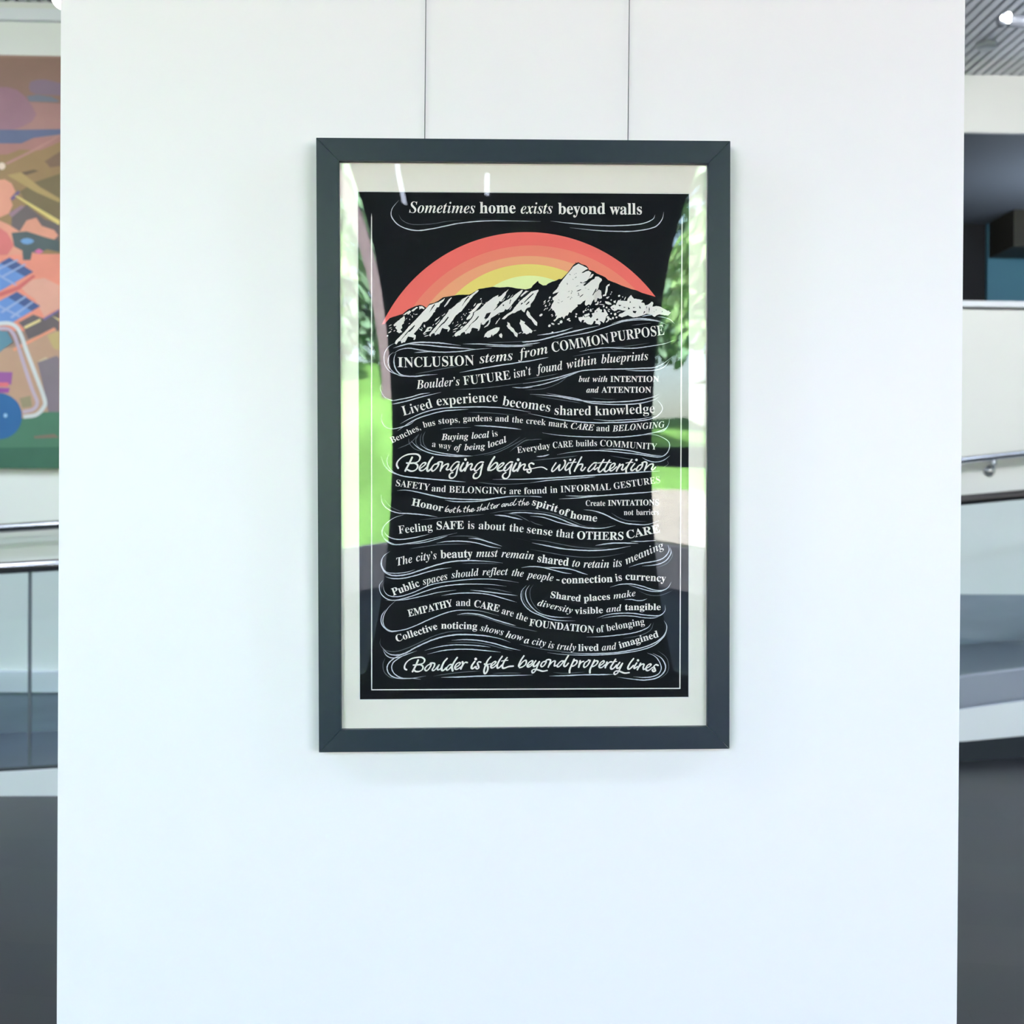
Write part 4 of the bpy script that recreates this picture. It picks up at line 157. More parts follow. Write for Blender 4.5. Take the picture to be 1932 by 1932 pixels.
SNOW = [[-223.2,243.2,-222.4,237.5,-224.9,233.8,-224.1,229.4,-228.2,225.3,-227.4,220.4,-230.6,217.9,-227.4,213.1,-233.1,210.6,-238.0,213.9,-236.3,216.3,-240.4,221.2,-237.9,224.4,-242.8,223.6,-243.6,226.0,-238.7,230.9,-231.4,236.7],[-226.5,244.0,-219.9,248.9,-213.4,253.0,-211.0,250.6,-213.4,247.3,-216.7,244.8,-218.3,247.7,-221.6,244.8],[-211.0,252.2,-206.9,255.5,-200.4,259.6,-197.9,258.3,-202.8,254.7,-206.9,251.0],[-196.3,260.4,-190.6,261.2,-185.7,257.2,-187.3,255.1,-190.6,256.7,-193.0,256.3,-195.5,254.3,-195.5,257.9],[-181.6,258.0,-176.7,262.9,-167.7,265.8,-159.6,268.6,-148.1,276.0,-150.6,270.3,-157.1,265.4,-158.8,259.7,-162.9,258.9,-167.8,250.7,-171.9,244.2,-175.2,240.1,-179.2,235.2,-185.0,231.5,-188.2,231.9,-190.7,228.6,-194.0,222.9,-200.5,215.6,-206.2,209.1,-202.2,206.6,-203.0,200.1,-205.4,198.1,-207.1,199.3,-205.4,202.5,-209.5,203.3,-216.8,204.5,-219.3,200.1,-222.6,193.5,-224.2,194.3,-229.1,191.9,-230.7,196.8,-235.6,194.3,-238.0,189.8,-241.3,191.9,-238.8,197.6,-231.5,204.9,-223.3,213.1,-216.8,221.2,-208.6,229.4,-202.1,235.9,-196.3,242.5,-190.6,249.0],[-135.9,277.3,-135.1,276.5,-140.0,270.3,-143.3,264.6,-149.0,259.3,-149.4,260.9,-144.9,267.9,-140.0,274.4],[-84.8,291.1,-86.8,287.8,-90.9,284.6,-95.8,279.6,-100.8,273.9,-106.5,265.8,-111.4,259.2,-117.1,251.9,-122.9,247.8,-127.8,244.1,-131.9,237.8,-135.2,232.9,-138.5,228.0,-142.6,224.7,-139.3,221.5,-138.5,218.2,-142.6,213.3,-143.4,214.9,-141.8,218.2,-148.3,219.0,-153.2,220.6,-155.6,214.9,-158.9,208.4,-160.6,210.0,-166.3,206.7,-167.5,211.6,-172.8,209.1,-175.3,204.7,-177.7,206.7,-175.2,211.6,-169.5,218.1,-163.0,225.5,-157.2,232.0,-151.5,239.3,-145.0,246.7,-140.9,252.4,-131.0,260.6,-125.3,266.3,-120.4,268.8,-114.7,274.5,-122.8,269.8,-113.8,275.5,-108.1,278.4,-104.0,280.8,-102.4,279.6,-95.0,285.4,-88.5,290.3],[-175.2,223.0,-171.1,221.4,-174.4,215.7,-179.3,214.0,-182.6,213.2,-187.5,209.1,-189.1,209.9,-184.2,215.6,-180.9,221.3],[-29.2,292.9,-33.7,286.4,-35.3,281.5,-41.1,273.3,-43.1,269.6,-46.0,271.3,-48.5,266.8,-52.1,263.1,-49.7,262.3,-55.8,255.3,-59.9,250.4,-68.9,247.9,-71.4,243.9,-75.5,238.9,-72.2,238.1,-75.5,233.2,-78.8,230.8,-81.2,230.0,-82.1,223.4,-84.5,216.1,-87.4,215.3,-86.2,218.5,-91.9,220.5,-97.6,220.9,-100.1,214.4,-102.5,210.3,-104.2,211.5,-109.9,209.1,-111.5,213.6,-117.2,211.1,-119.7,207.0,-123.0,207.0,-127.9,204.5,-131.1,207.0,-127.9,211.9,-123.0,215.2,-118.9,217.6,-111.5,224.2,-104.1,231.5,-97.6,238.9,-95.1,243.8,-93.5,249.5,-88.6,252.8,-83.6,255.2,-78.7,260.1,-72.2,266.7,-65.6,271.6,-58.2,277.7,-51.7,280.6,-48.4,282.3,-49.3,278.2,-45.2,279.8,-37.8,286.4],[-2.6,291.4,-5.0,286.5,-10.0,280.8,-14.9,274.2,-20.6,267.7,-24.7,262.0,-29.6,256.2,-32.9,254.6,-35.4,256.2,-38.7,251.3,-46.0,249.6,-50.9,246.4,-55.9,243.1,-62.4,239.0,-64.9,228.4,-69.0,224.3,-75.5,221.4,-70.6,225.9,-66.5,231.6,-65.3,236.5,-70.6,232.4,-75.5,226.7,-80.4,227.5,-78.8,231.6,-73.9,234.9,-67.3,240.6,-64.0,246.3,-60.8,251.2,-54.2,255.3,-49.3,259.4,-43.5,265.2,-37.8,270.1,-29.6,274.2,-22.2,278.3,-18.1,282.4,-11.6,287.3,-5.0,291.8],[8.9,289.8,3.2,286.5,-1.8,282.4,-5.9,279.2,-7.5,280.0,-2.6,285.7,2.3,290.2],[26.1,292.7,26.5,289.9,22.8,284.2,19.5,276.0,16.3,271.1,12.1,266.2,10.5,259.6,6.4,258.8,3.1,256.3,-0.2,249.8,-3.4,252.2,-5.9,255.5,-10.8,253.0,-13.3,252.2,-18.2,248.9,-21.5,248.5,-29.7,244.0,-37.0,237.4,-42.0,237.4,-37.0,243.1,-29.7,248.1,-22.3,253.0,-18.2,259.5,-14.1,264.4,-9.2,270.2,-2.6,275.9,4.8,281.6,13.0,289.0,21.2,291.1],[5.6,253.9,9.7,249.8,11.3,244.9,16.2,239.2,20.3,235.2,24.0,231.1,23.6,224.9,19.5,227.0,16.2,231.9,12.9,236.8,8.0,240.0,4.7,244.1,3.5,248.2],[-32.1,232.5,-27.2,229.3,-25.6,223.6,-20.7,220.3,-17.4,214.6,-12.5,210.6,-13.3,203.6,-17.4,205.6,-20.7,212.2,-25.6,216.2,-30.5,220.3,-33.4,225.2,-31.3,226.8],[-7.6,236.7,-1.8,233.5,1.4,231.8,-0.2,229.4,5.5,224.5,11.3,219.6,15.4,215.5,12.9,211.4,9.6,212.2,8.0,210.6,3.9,209.0,0.6,211.4,-4.3,210.6,-1.9,213.0,-5.1,217.9,-6.8,225.3,-9.2,230.2,-7.6,232.6],[-60.0,218.6,-52.6,221.9,-46.1,221.9,-46.9,217.0,-51.8,211.3,-55.9,208.8,-59.2,205.5,-60.8,209.6,-63.3,203.9,-69.0,202.7,-71.5,204.7,-75.6,203.5,-73.9,208.8,-69.0,214.5],[-43.2,211.3,-41.2,208.0,-42.0,202.3,-46.1,203.9,-47.7,208.0],[-78.7,268.3,-82.0,263.4,-86.9,257.7,-91.8,251.9,-95.9,249.5,-96.7,243.8,-100.8,238.1,-107.4,235.6,-108.2,238.0,-104.1,243.8,-100.0,247.8,-104.1,249.5,-98.4,252.7,-92.6,258.5,-86.9,265.8],[98.3,339.1,101.4,341.0,107.6,338.0,113.7,335.3,119.1,331.5,112.9,328.5,106.8,323.8,109.9,323.8,115.2,326.9,119.9,328.1,125.3,324.7,122.9,318.5,119.9,312.4,116.8,309.3,111.4,307.0,116.0,305.5,109.8,301.3,112.9,299.7,119.9,305.5,127.6,311.7,130.7,312.4,133.0,317.1,138.4,317.1,144.5,313.3,145.3,310.2,140.7,304.8,139.1,298.7,137.6,293.3,133.7,290.2,127.6,282.5,130.6,284.9,136.8,291.0,139.9,293.3,143.8,290.3,144.5,281.8,145.3,277.2,141.4,275.7,136.8,277.2,135.3,271.8,131.4,269.5,130.6,274.9,126.8,270.3,123.7,263.4,120.6,265.7,115.2,262.6,112.9,265.6,114.4,273.3,109.1,270.2,105.2,265.6,99.0,264.8,99.8,261.8,95.2,257.9,89.8,253.3,87.5,249.5,84.4,251.0,80.5,244.1,78.2,244.8,75.9,242.5,73.6,237.9,70.5,242.5,67.4,240.2,64.4,240.2,60.5,237.1,56.7,233.2,54.0,235.1,58.2,237.8,61.3,244.7,57.4,242.4,58.2,247.8,55.9,252.4,52.1,256.2,49.0,258.5,52.1,266.2,55.9,272.3,52.8,273.1,52.5,277.7,57.5,280.8,60.5,283.1,64.4,288.4,59.8,286.9,52.9,284.2,53.6,286.9,59.8,293.0,64.4,299.2,64.4,301.5,67.5,305.3,74.4,314.5,81.4,323.0,86.8,329.1,92.1,336.0],[129.9,321.6,126.0,315.5,119.9,312.4,123.7,318.5,126.0,321.6],[160.0,304.3,159.2,300.2,155.9,298.5,155.9,292.8,152.6,281.4,146.8,280.5,146.8,283.0,150.9,284.6,152.6,298.5,156.7,302.6],[175.6,273.3,183.0,272.5,192.1,271.7,193.7,276.6,199.5,283.2,205.3,276.2,210.2,275.8,221.8,273.4,218.5,269.3,224.2,268.5,226.7,263.6,231.7,265.3,234.1,266.9,239.1,271.0,241.6,268.6,239.9,261.2,247.3,262.9,254.8,261.2,263.0,257.2,269.6,253.1,274.6,250.7,269.7,244.9,261.4,245.7,253.1,247.3,248.2,245.7,243.2,242.4,236.6,247.3,228.4,248.1,220.1,244.8,211.9,242.3,203.6,241.4,199.5,243.1,193.7,245.5,187.1,243.0,182.2,241.4,175.6,243.8,177.3,247.1,183.9,249.6,190.4,253.7,182.2,254.5,175.6,256.1,169.0,252.8,164.1,255.2,160.8,260.1,167.4,265.1,170.7,263.4,174.0,270.0],[131.4,253.4,139.9,260.3,141.4,256.5,145.3,255.7,144.5,250.4,149.1,250.4,148.4,257.3,151.5,255.8,155.3,248.9,156.9,245.8,153.0,242.7,151.5,236.6,148.4,230.4,144.5,233.5,140.6,234.2,143.0,230.4,140.6,226.6,136.8,228.9,132.2,229.6,133.7,233.5,130.6,235.0,127.5,228.8,124.4,227.3,120.6,228.1,116.7,229.6,113.7,232.6,110.6,231.1,112.1,235.7,108.3,236.5,105.9,231.8,102.1,235.7,100.6,241.0,109.0,241.8,109.8,244.9,112.9,241.1,120.6,243.4,124.5,239.6,127.5,244.2,126.0,248.8,130.6,249.6],[111.3,245.7,121.4,249.5,122.1,245.7,113.7,241.8],[150.9,271.5,156.7,270.7,162.4,267.5,163.3,265.0,156.7,265.0,151.7,267.5],[154.2,242.1,160.8,238.8,163.3,236.4,156.7,237.2],[129.5,285.4,134.5,289.5,140.2,292.8,145.2,280.5,142.7,275.6,139.4,284.6,136.9,280.5,134.5,269.8,131.2,269.8,132.0,276.4],[166.6,271.6,171.5,273.2,170.7,268.3,167.4,268.3],[-225.7,232.6,-221.6,236.7,-223.2,233.4,-227.3,229.4],[-167.8,232.0,-164.6,237.7,-157.2,241.8,-159.7,238.5,-164.6,234.4],[-166.2,227.5,-157.2,236.9,-158.9,232.8,-164.6,227.1],[-153.9,243.4,-147.4,248.3,-148.2,245.9,-153.1,242.6],[-74.7,221.8,-70.6,225.5,-67.3,224.7,-70.6,223.5],[-51.0,234.1,-45.2,240.3,-46.9,236.6,-52.6,228.4,-54.3,228.0]]
CRACKS = [[-204.5,226.2,-203.7,224.5,-208.6,218.0,-212.7,213.9,-217.6,212.3,-221.7,206.6,-222.9,207.4,-217.6,213.5,-212.7,218.0,-208.6,222.1],[-217.6,212.3,-216.8,211.9,-223.3,204.9,-230.7,196.8,-231.1,197.2,-225.0,204.5],[-166.9,265.0,-166.5,263.3,-171.0,257.2,-175.9,250.7,-177.6,248.2,-172.7,258.0,-168.6,263.7],[-142.5,241.8,-140.9,240.2,-145.0,234.5,-149.1,229.6,-154.0,226.3,-158.1,221.4,-159.7,222.2,-154.8,227.9,-149.1,232.8],[-159.7,222.2,-158.9,221.4,-166.3,212.0,-167.1,212.4],[-104.0,279.6,-102.4,278.0,-107.3,273.1,-111.4,268.2,-115.5,261.6,-116.3,261.6,-112.2,269.0,-108.1,275.5],[-176.8,219.7,-174.4,219.7,-176.0,216.5,-179.3,216.5],[-86.1,243.0,-84.5,242.2,-88.6,236.5,-93.5,232.4,-99.2,228.3,-102.5,223.4,-103.7,224.2,-98.4,229.9,-92.7,234.8],[-102.5,224.2,-101.9,223.7,-109.9,214.4,-110.5,214.8],[-70.6,247.9,-62.4,250.0,-65.7,244.7,-70.6,240.6,-74.7,238.1,-73.0,243.0],[-40.3,264.3,-37.4,264.4,-38.6,261.9,-40.3,261.5],[16.3,285.8,17.9,285.0,11.3,278.4,4.8,272.7,-0.1,267.7,-1.0,268.6,6.4,276.7],[9.7,271.0,8.9,267.8,3.9,263.7,2.3,264.5,7.2,269.4],[-5.9,267.7,-1.8,267.7,-6.7,263.6],[-26.3,274.2,-24.7,273.4,-27.2,265.2,-28.0,266.0],[175.6,264.7,182.2,264.3,178.1,261.8],[197.9,272.5,199.5,269.3,197.0,267.6],[215.2,263.6,218.5,257.9,215.2,258.7],[202.8,253.7,210.2,252.9,207.8,248.8,203.6,250.4],[194.6,261.0,197.9,257.0,193.7,256.1],[224.2,253.0,226.7,252.1,222.6,247.2],[258.1,253.9,259.3,252.3,257.3,250.6],[203.6,260.7,208.6,260.3,203.6,258.6],[228.4,262.8,229.6,260.3,228.4,257.1],[233.7,261.2,235.0,257.1,233.5,248.9,232.9,256.3],[164.9,259.3,168.2,257.7,165.7,256.9],[185.5,261.0,190.4,260.2,186.3,259.2],[134.5,253.0,136.8,252.6,135.3,250.7],[136.4,239.6,138.3,237.3,136.0,235.0,133.7,236.5],[110.6,236.5,112.1,236.1,111.3,234.2],[242.4,253.0,243.6,252.6,243.1,251.0],[246.5,256.3,248.2,255.5,246.5,254.7],[133.7,294.8,135.3,293.3,128.3,281.8,127.2,282.5]]
SNOW_DASH = [(-249.7,225.2,6.58,1.32,28),(-249.3,220.2,5.75,1.15,18),(-247.3,217.5,3.29,1.15,40),(-242.0,215.1,4.11,1.48,30),(-250.6,212.6,7.4,2.14,30),(-254.7,205.7,4.11,2.63,60),(-208.6,241.6,4.93,1.64,-80),(-201.2,245.7,5.75,1.48,8),(-213.5,236.3,2.47,1.48,-80),(-219.2,237.9,3.29,0.99,60),(-214.3,228.6,3.29,1.15,30),(-205.7,246.5,2.88,0.99,-60),(-212.2,244.9,2.47,0.99,-60),(-186.2,224.2,5.75,2.96,-85),(-194.8,218.4,3.29,1.48,-40),(-191.9,216.8,4.11,2.79,-50),(-190.7,220.1,3.29,1.15,-60),(-182.6,205.9,9.04,1.48,15),(-185.0,209.1,6.58,1.32,22),(-169.9,226.3,4.11,1.15,60),(-139.6,254.1,5.75,1.48,40),(-167.0,251.1,3.29,1.15,60),(-129.5,218.6,9.04,1.32,25),(-130.3,214.1,7.4,1.32,20),(-120.5,225.2,6.58,1.64,42),(-127.9,224.7,5.75,0.82,40),(-117.7,222.3,4.93,1.32,45),(-133.2,229.6,4.93,0.99,70),(-124.6,231.7,1.81,1.32,0),(-116.4,237.0,2.47,1.48,50),(-117.2,240.7,1.81,1.64,0),(-113.5,246.0,2.47,1.15,60),(-110.7,244.8,2.3,1.48,50),(-112.3,229.7,5.75,1.64,35),(-132.8,205.6,2.47,0.99,50),(-81.1,274.8,3.78,1.97,45),(-79.9,270.7,2.96,1.15,60),(-92.6,263.8,8.22,1.81,55),(-77.5,265.4,1.97,1.48,0),(-71.4,267.5,2.96,1.32,60),(-103.3,255.2,2.14,1.15,0),(-98.8,255.2,1.97,0.99,0),(-113.1,246.6,2.79,1.64,50),(-111.0,244.1,2.14,1.48,0),(-108.2,247.8,1.97,1.32,0),(-117.2,240.9,2.47,1.81,60),(-116.0,236.4,4.11,0.99,55),(-124.5,231.5,1.97,1.48,-80),(-112.3,230.3,6.58,1.81,45),(-109.0,230.3,4.93,1.32,40),(-120.9,224.9,9.04,1.64,40),(-117.2,221.7,7.4,1.64,42),(-125.4,226.2,7.4,0.99,35),(-126.2,219.2,6.58,0.99,25),(-38.6,273.3,9.04,1.15,50),(-29.6,279.1,8.22,0.99,52),(-23.9,279.9,9.04,0.82,50),(-25.5,257.9,9.04,1.32,55),(-47.3,246.4,4.11,0.99,50),(-8.4,211.8,6.58,1.48,20),(19.5,216.2,5.75,0.99,10),(-10.0,272.6,3.29,1.32,60),(37.8,270.4,6.16,1.85,45),(45.2,271.5,6.16,1.85,48),(47.5,277.7,5.39,3.08,50),(37.5,266.9,6.94,1.08,45),(39.8,262.3,3.85,3.08,50),(47.1,264.3,5.39,1.08,50),(47.1,267.3,2.0,1.54,0),(38.2,255.8,6.94,1.23,48),(42.4,257.4,4.62,1.08,45),(47.4,255.1,7.71,1.08,45),(51.3,245.9,3.85,1.39,30),(52.4,243.6,3.85,1.39,40),(52.4,254.7,3.08,1.08,50),(30.9,245.1,7.32,4.01,30),(50.5,272.3,1.7,1.08,0),(46.8,225.2,5.78,4.47,40),(53.0,228.8,6.94,3.24,-25),(68.6,232.5,6.55,5.39,40),(64.2,228.8,4.62,2.62,0),(82.1,237.5,6.94,3.54,25),(84.5,234.8,4.24,2.62,-5),(97.1,247.2,3.85,3.08,-10),(96.3,242.6,3.08,3.7,0),(110.6,251.4,3.47,4.62,-10),(114.4,254.1,2.31,4.62,-80),(119.1,255.7,2.62,2.62,0),(123.7,254.9,4.62,3.08,70),(124.5,253.0,4.62,2.77,0),(126.8,256.4,6.94,0.77,20),(115.2,257.2,5.39,0.92,45),(119.8,261.0,2.31,1.54,0),(135.3,265.7,6.94,3.08,10),(137.6,268.8,3.08,4.62,0),(143.0,269.9,3.85,1.08,60),(145.3,265.3,9.25,0.77,-5),(148.4,261.9,4.62,3.08,60),(153.8,259.6,3.85,3.08,40),(156.9,253.1,3.85,1.54,-60),(52.4,213.3,3.85,2.16,0),(155.3,241.2,3.08,4.62,0),(154.5,233.5,4.62,1.54,70),(156.9,236.6,3.85,2.0,0),(177.3,281.4,4.6,3.62,20),(183.9,279.4,2.14,2.14,0),(188.4,276.6,7.4,1.64,62),(162.4,273.6,2.96,2.47,0),(163.3,288.4,2.47,1.81,0),(161.6,284.7,4.11,1.15,50),(156.7,278.1,6.58,1.81,45),(155.0,278.1,2.47,4.93,-60),(179.7,274.1,4.11,0.99,40),(141.9,269.9,5.75,1.15,50),(143.5,265.0,9.04,0.82,-8),(169.8,247.1,4.93,4.93,0),(165.7,239.7,4.93,4.11,50),(172.3,241.3,4.11,3.78,0),(162.4,248.3,3.29,2.96,0),(155.0,233.9,7.4,2.14,30),(157.9,241.3,5.75,2.14,-60),(161.6,238.0,4.11,2.47,-60),(158.3,256.0,5.75,1.15,-20),(158.3,252.7,4.93,1.15,-50),(176.4,251.6,8.22,0.82,22),(269.6,252.3,4.93,2.96,30),(268.8,246.5,4.93,3.29,0),(230.0,252.2,4.11,5.75,0)]
ROCK_DASH = [(102.1,291.3,10.02,2.0,22),(106.7,281.3,10.02,1.7,38),(99.1,299.4,6.16,0.77,20),(85.2,320.8,3.54,1.23,-25),(96.0,315.4,4.62,1.23,35),(91.0,311.9,2.0,1.08,-30),(80.2,303.4,3.85,1.23,-80),(83.3,289.3,4.62,0.77,20),(89.0,289.7,3.85,1.08,-50),(87.9,286.2,3.85,1.23,60),(82.1,278.6,5.39,0.92,25),(88.3,278.2,3.85,0.92,-30),(86.3,275.5,3.85,1.23,60),(101.0,285.9,2.31,2.0,0),(100.6,282.8,5.39,0.77,50),(102.1,282.5,3.85,1.23,-70),(64.4,273.5,3.85,0.62,-45),(70.2,270.5,4.62,0.77,30),(63.6,268.1,4.62,0.77,-20),(114.5,295.9,2.31,0.62,0),(119.9,293.2,3.85,0.77,10),(96.8,323.0,3.08,0.62,20),(93.7,321.1,1.85,0.77,-30),(106.0,305.8,3.85,2.31,-20),(111.4,305.5,8.48,1.08,0),(96.0,342.5,2.31,1.39,0)]
SUN = [(6.4,99.6,299.7),(14.3,103.4,271.2),(10.3,113.2,241.7),(8.4,147.5,192.3),(10.4,192.2,126.2)]
CHORD = (-264.6,226.0,265.9,266.1)
BORDER = [(-283.5,432.8),(-286.5,-453.7),(292.1,-455.3),(295.4,430.3)]
MURAL = [([142,112,98],[-3.632,4.24,-1.629,4.254,-1.624,3.186,-3.629,3.159]),([165,125,118],[-3.632,4.007,-2.517,3.968,-1.628,3.983,-1.627,3.695,-3.63,3.663]),([152,115,125],[-3.631,3.999,-3.134,4.058,-2.835,4.063,-2.776,4.047,-2.726,4.006,-2.684,3.948,-2.659,3.898,-2.684,3.855,-2.75,3.82,-2.834,3.794,-2.934,3.8,-3.631,3.78]),([132,112,125],[-2.705,4.065,-2.697,4.099,-2.651,4.113,-2.601,4.114,-2.518,4.094,-2.3,4.09,-2.3,4.005,-2.517,4.018,-2.609,4.021,-2.668,4.024,-2.697,4.04]),([118,120,130],[-2.718,4.01,-2.651,4.02,-2.568,4.009,-2.517,3.984,-2.534,3.976,-2.701,3.977]),([165,120,112],[-3.631,3.713,-1.627,3.796,-1.625,3.271,-3.629,3.243]),([100,106,132],[-3.631,3.793,-2.759,3.803,-2.517,3.811,-1.627,3.83,-1.627,3.792,-2.516,3.778,-2.675,3.754,-2.75,3.719,-2.883,3.717,-3.631,3.705]),([150,122,85],[-3.63,3.612,-2.833,3.65,-2.758,3.681,-2.633,3.679,-2.516,3.731,-1.627,3.779,-1.623,3.016,-3.628,2.99]),([175,130,120],[-2.85,3.595,-2.666,3.691,-2.516,3.778,-2.516,3.765,-2.658,3.678,-2.833,3.587]),([110,92,72],[-2.783,3.533,-2.674,3.56,-2.641,3.552,-2.716,3.526]),([125,100,80],[-2.608,3.612,-2.516,3.672,-2.047,3.688,-2.047,3.57,-2.516,3.583,-2.574,3.574]),([120,105,75],[-2.666,3.484,-2.515,3.537,-2.13,3.551,-2.129,3.179,-2.514,3.225,-2.606,3.291,-2.715,3.34,-2.757,3.424]),([170,145,95],[-2.833,3.524,-2.749,3.542,-2.632,3.451,-2.515,3.385,-2.515,3.36,-2.665,3.425]),([222,200,180],[-2.888,3.578,-2.881,3.595,-2.866,3.601,-2.851,3.594,-2.844,3.578,-2.851,3.562,-2.866,3.555,-2.881,3.562]),([108,98,95],[-2.807,3.305,-2.715,3.34,-2.606,3.257,-2.514,3.225,-2.514,3.089,-2.806,3.17]),([215,150,125],[-3.63,3.411,-3.132,3.46,-2.849,3.498,-2.807,3.474,-2.782,3.423,-2.815,3.381,-2.799,3.339,-2.823,3.288,-2.898,3.253,-2.823,3.22,-2.756,3.179,-2.715,3.247,-2.656,3.265,-2.623,3.215,-2.547,3.19,-2.522,3.157,-2.564,3.114,-2.606,3.139,-2.639,3.045,-2.513,3.005,-1.876,3.013,-1.874,2.589,-3.627,2.57]),([112,95,130],[-2.815,3.381,-2.766,3.432,-2.755,3.417,-2.799,3.368]),([150,120,130],[-2.823,3.288,-2.748,3.339,-2.728,3.331,-2.807,3.263]),([215,195,120],[-2.79,3.398,-2.774,3.398,-2.514,3.25,-2.514,3.225,-2.523,3.224]),([205,115,110],[-3.629,3.192,-2.881,3.203,-2.831,3.169,-2.789,3.094,-2.831,3.034,-3.628,2.99]),([85,95,95],[-2.806,3.17,-2.714,3.18,-2.606,3.147,-2.514,3.123,-2.513,3.056,-2.589,3.071,-2.647,3.045,-2.681,3.053,-2.68,3.003,-2.739,3.002,-2.739,3.061,-2.789,3.086]),([115,155,195],[-2.752,3.12,-2.735,3.134,-2.71,3.139,-2.685,3.134,-2.668,3.121,-2.685,3.106,-2.71,3.1,-2.735,3.105]),([205,110,150],[-2.668,3.058,-2.639,3.075,-2.61,3.058,-2.639,3.041]),([224,142,120],[-3.628,2.996,-2.831,3.031,-2.672,3.042,-2.513,3.044,-1.624,3.056,-1.621,2.58,-3.627,2.558]),([85,95,95],[-2.739,3.05,-2.681,3.05,-2.689,3.004,-2.735,3.003]),([215,160,140],[-2.755,2.843,-2.697,2.881,-2.605,2.895,-2.513,2.85,-2.512,2.706,-2.562,2.688,-2.604,2.654,-2.663,2.763,-2.713,2.797]),([200,105,100],[-2.963,2.768,-2.772,2.842,-2.672,2.915,-2.659,2.903,-2.755,2.821,-2.963,2.743]),([105,140,195],[-2.818,3.019,-2.672,2.932,-2.88,2.807,-3.03,2.877]),([75,92,135],[-2.818,3.019,-2.672,2.932,-2.722,2.902,-2.876,2.984]),([150,165,200],[-2.922,2.925,-2.912,2.931,-2.772,2.853,-2.782,2.847]),([150,165,200],[-2.93,2.931,-2.772,3.007,-2.762,3.001,-2.918,2.921]),([150,165,200],[-2.872,2.9,-2.726,2.981,-2.716,2.975,-2.862,2.892]),([105,95,95],[-2.762,2.619,-2.671,2.67,-2.612,2.646,-2.512,2.706,-2.512,2.571,-2.545,2.503,-2.695,2.501,-2.729,2.585]),([105,140,195],[-2.771,2.809,-2.629,2.722,-2.804,2.614,-2.929,2.617,-2.979,2.692]),([75,92,135],[-2.771,2.809,-2.629,2.722,-2.679,2.691,-2.826,2.774]),([150,165,200],[-2.913,2.731,-2.903,2.737,-2.746,2.659,-2.756,2.652]),([150,165,200],[-2.871,2.685,-2.721,2.784,-2.711,2.778,-2.859,2.675]),([150,165,200],[-2.813,2.652,-2.679,2.751,-2.669,2.745,-2.8,2.644]),([220,200,140],[-2.729,2.594,-2.629,2.645,-2.625,2.629,-2.72,2.581]),([220,200,140],[-2.558,2.663,-2.512,2.643,-2.512,2.63]),([115,105,145],[-2.612,2.646,-2.512,2.706,-2.512,2.693,-2.604,2.633]),([185,150,125],[-3.626,2.39,-2.795,2.466,-2.695,2.518,-2.537,2.587,-2.528,2.57,-1.874,2.629,-1.871,2.035,-3.625,2.02]),([225,150,120],[-2.795,2.458,-2.545,2.591,-2.532,2.579,-2.787,2.441]),([95,135,150],[-3.627,2.525,-2.962,2.574,-2.829,2.567,-2.795,2.5,-2.878,2.432,-2.962,2.414,-3.626,2.39]),([188,165,115],[-2.587,2.544,-2.512,2.571,-2.511,2.452,-2.545,2.46]),([200,178,145],[-2.64,2.383,-2.594,2.409,-2.544,2.376,-2.586,2.342]),([130,118,125],[-2.644,2.375,-2.528,2.418,-2.511,2.402,-2.509,2.063,-2.576,2.063,-2.602,2.198]),([150,140,110],[-2.752,2.154,-2.685,2.171,-2.677,2.104,-2.735,2.095]),([78,122,98],[-3.625,2.037,-2.71,2.032,-2.601,2.071,-1.619,2.071,-1.617,1.697,-3.624,1.716]),([62,104,84],[-3.624,1.834,-1.618,1.875,-1.617,1.697,-3.624,1.715]),([150,90,150],[-3.211,2.318,-2.795,2.314,-2.803,2.238,-3.211,2.234]),([216,112,120],[-3.211,2.251,-2.819,2.251,-2.819,2.225,-3.211,2.217]),([150,80,150],[-3.211,2.217,-2.811,2.217,-2.819,2.187,-3.211,2.184]),([130,112,98],[-2.664,1.922,-2.542,1.936,-2.509,1.915,-2.659,1.908]),([48,100,150],[-2.737,2.044,-2.739,2.016,-2.747,1.99,-2.76,1.965,-2.777,1.943,-2.799,1.925,-2.823,1.912,-2.849,1.904,-2.876,1.901,-2.904,1.903,-2.93,1.912,-2.954,1.924,-2.976,1.942,-2.993,1.963,-3.006,1.988,-3.014,2.014,-3.017,2.042,-3.015,2.07,-3.006,2.096,-2.994,2.121,-2.977,2.143,-2.955,2.161,-2.931,2.173,-2.905,2.182,-2.877,2.185,-2.85,2.183,-2.824,2.174,-2.8,2.162,-2.778,2.144,-2.76,2.123,-2.748,2.098,-2.739,2.072]),([150,190,220],[-2.825,2.048,-2.827,2.041,-2.831,2.036,-2.837,2.034,-2.843,2.036,-2.847,2.041,-2.849,2.047,-2.847,2.054,-2.843,2.059,-2.837,2.061,-2.831,2.059,-2.827,2.054])]
MURAL_TUBES = [([205,208,205],0.0239,[-3.046,2.565,-2.921,2.602,-2.829,2.614,-2.775,2.593,-2.741,2.534,-2.712,2.45,-2.661,2.315,-2.6,2.147,-2.608,2.096,-2.652,2.053,-2.727,2.04]),([188,170,185],0.0205,[-3.045,2.531,-2.896,2.575,-2.837,2.582,-2.796,2.557,-2.77,2.5,-2.728,2.366,-2.677,2.214,-2.645,2.13,-2.668,2.087,-2.731,2.07])]

# ---------------------------------------------------------------- the building
XL, XR, YW, YB = -8.0, 9.0, -5.6, 11.0
ZC = 4.6
structure('floor', boxes((XL-.3, XR+.3, YW-.3, YB+.3, -.25, 0)), M['floor'])
structure('wall_front', boxes((-.7596, .9429, 0, .28, 0, ZC)), M['white'])
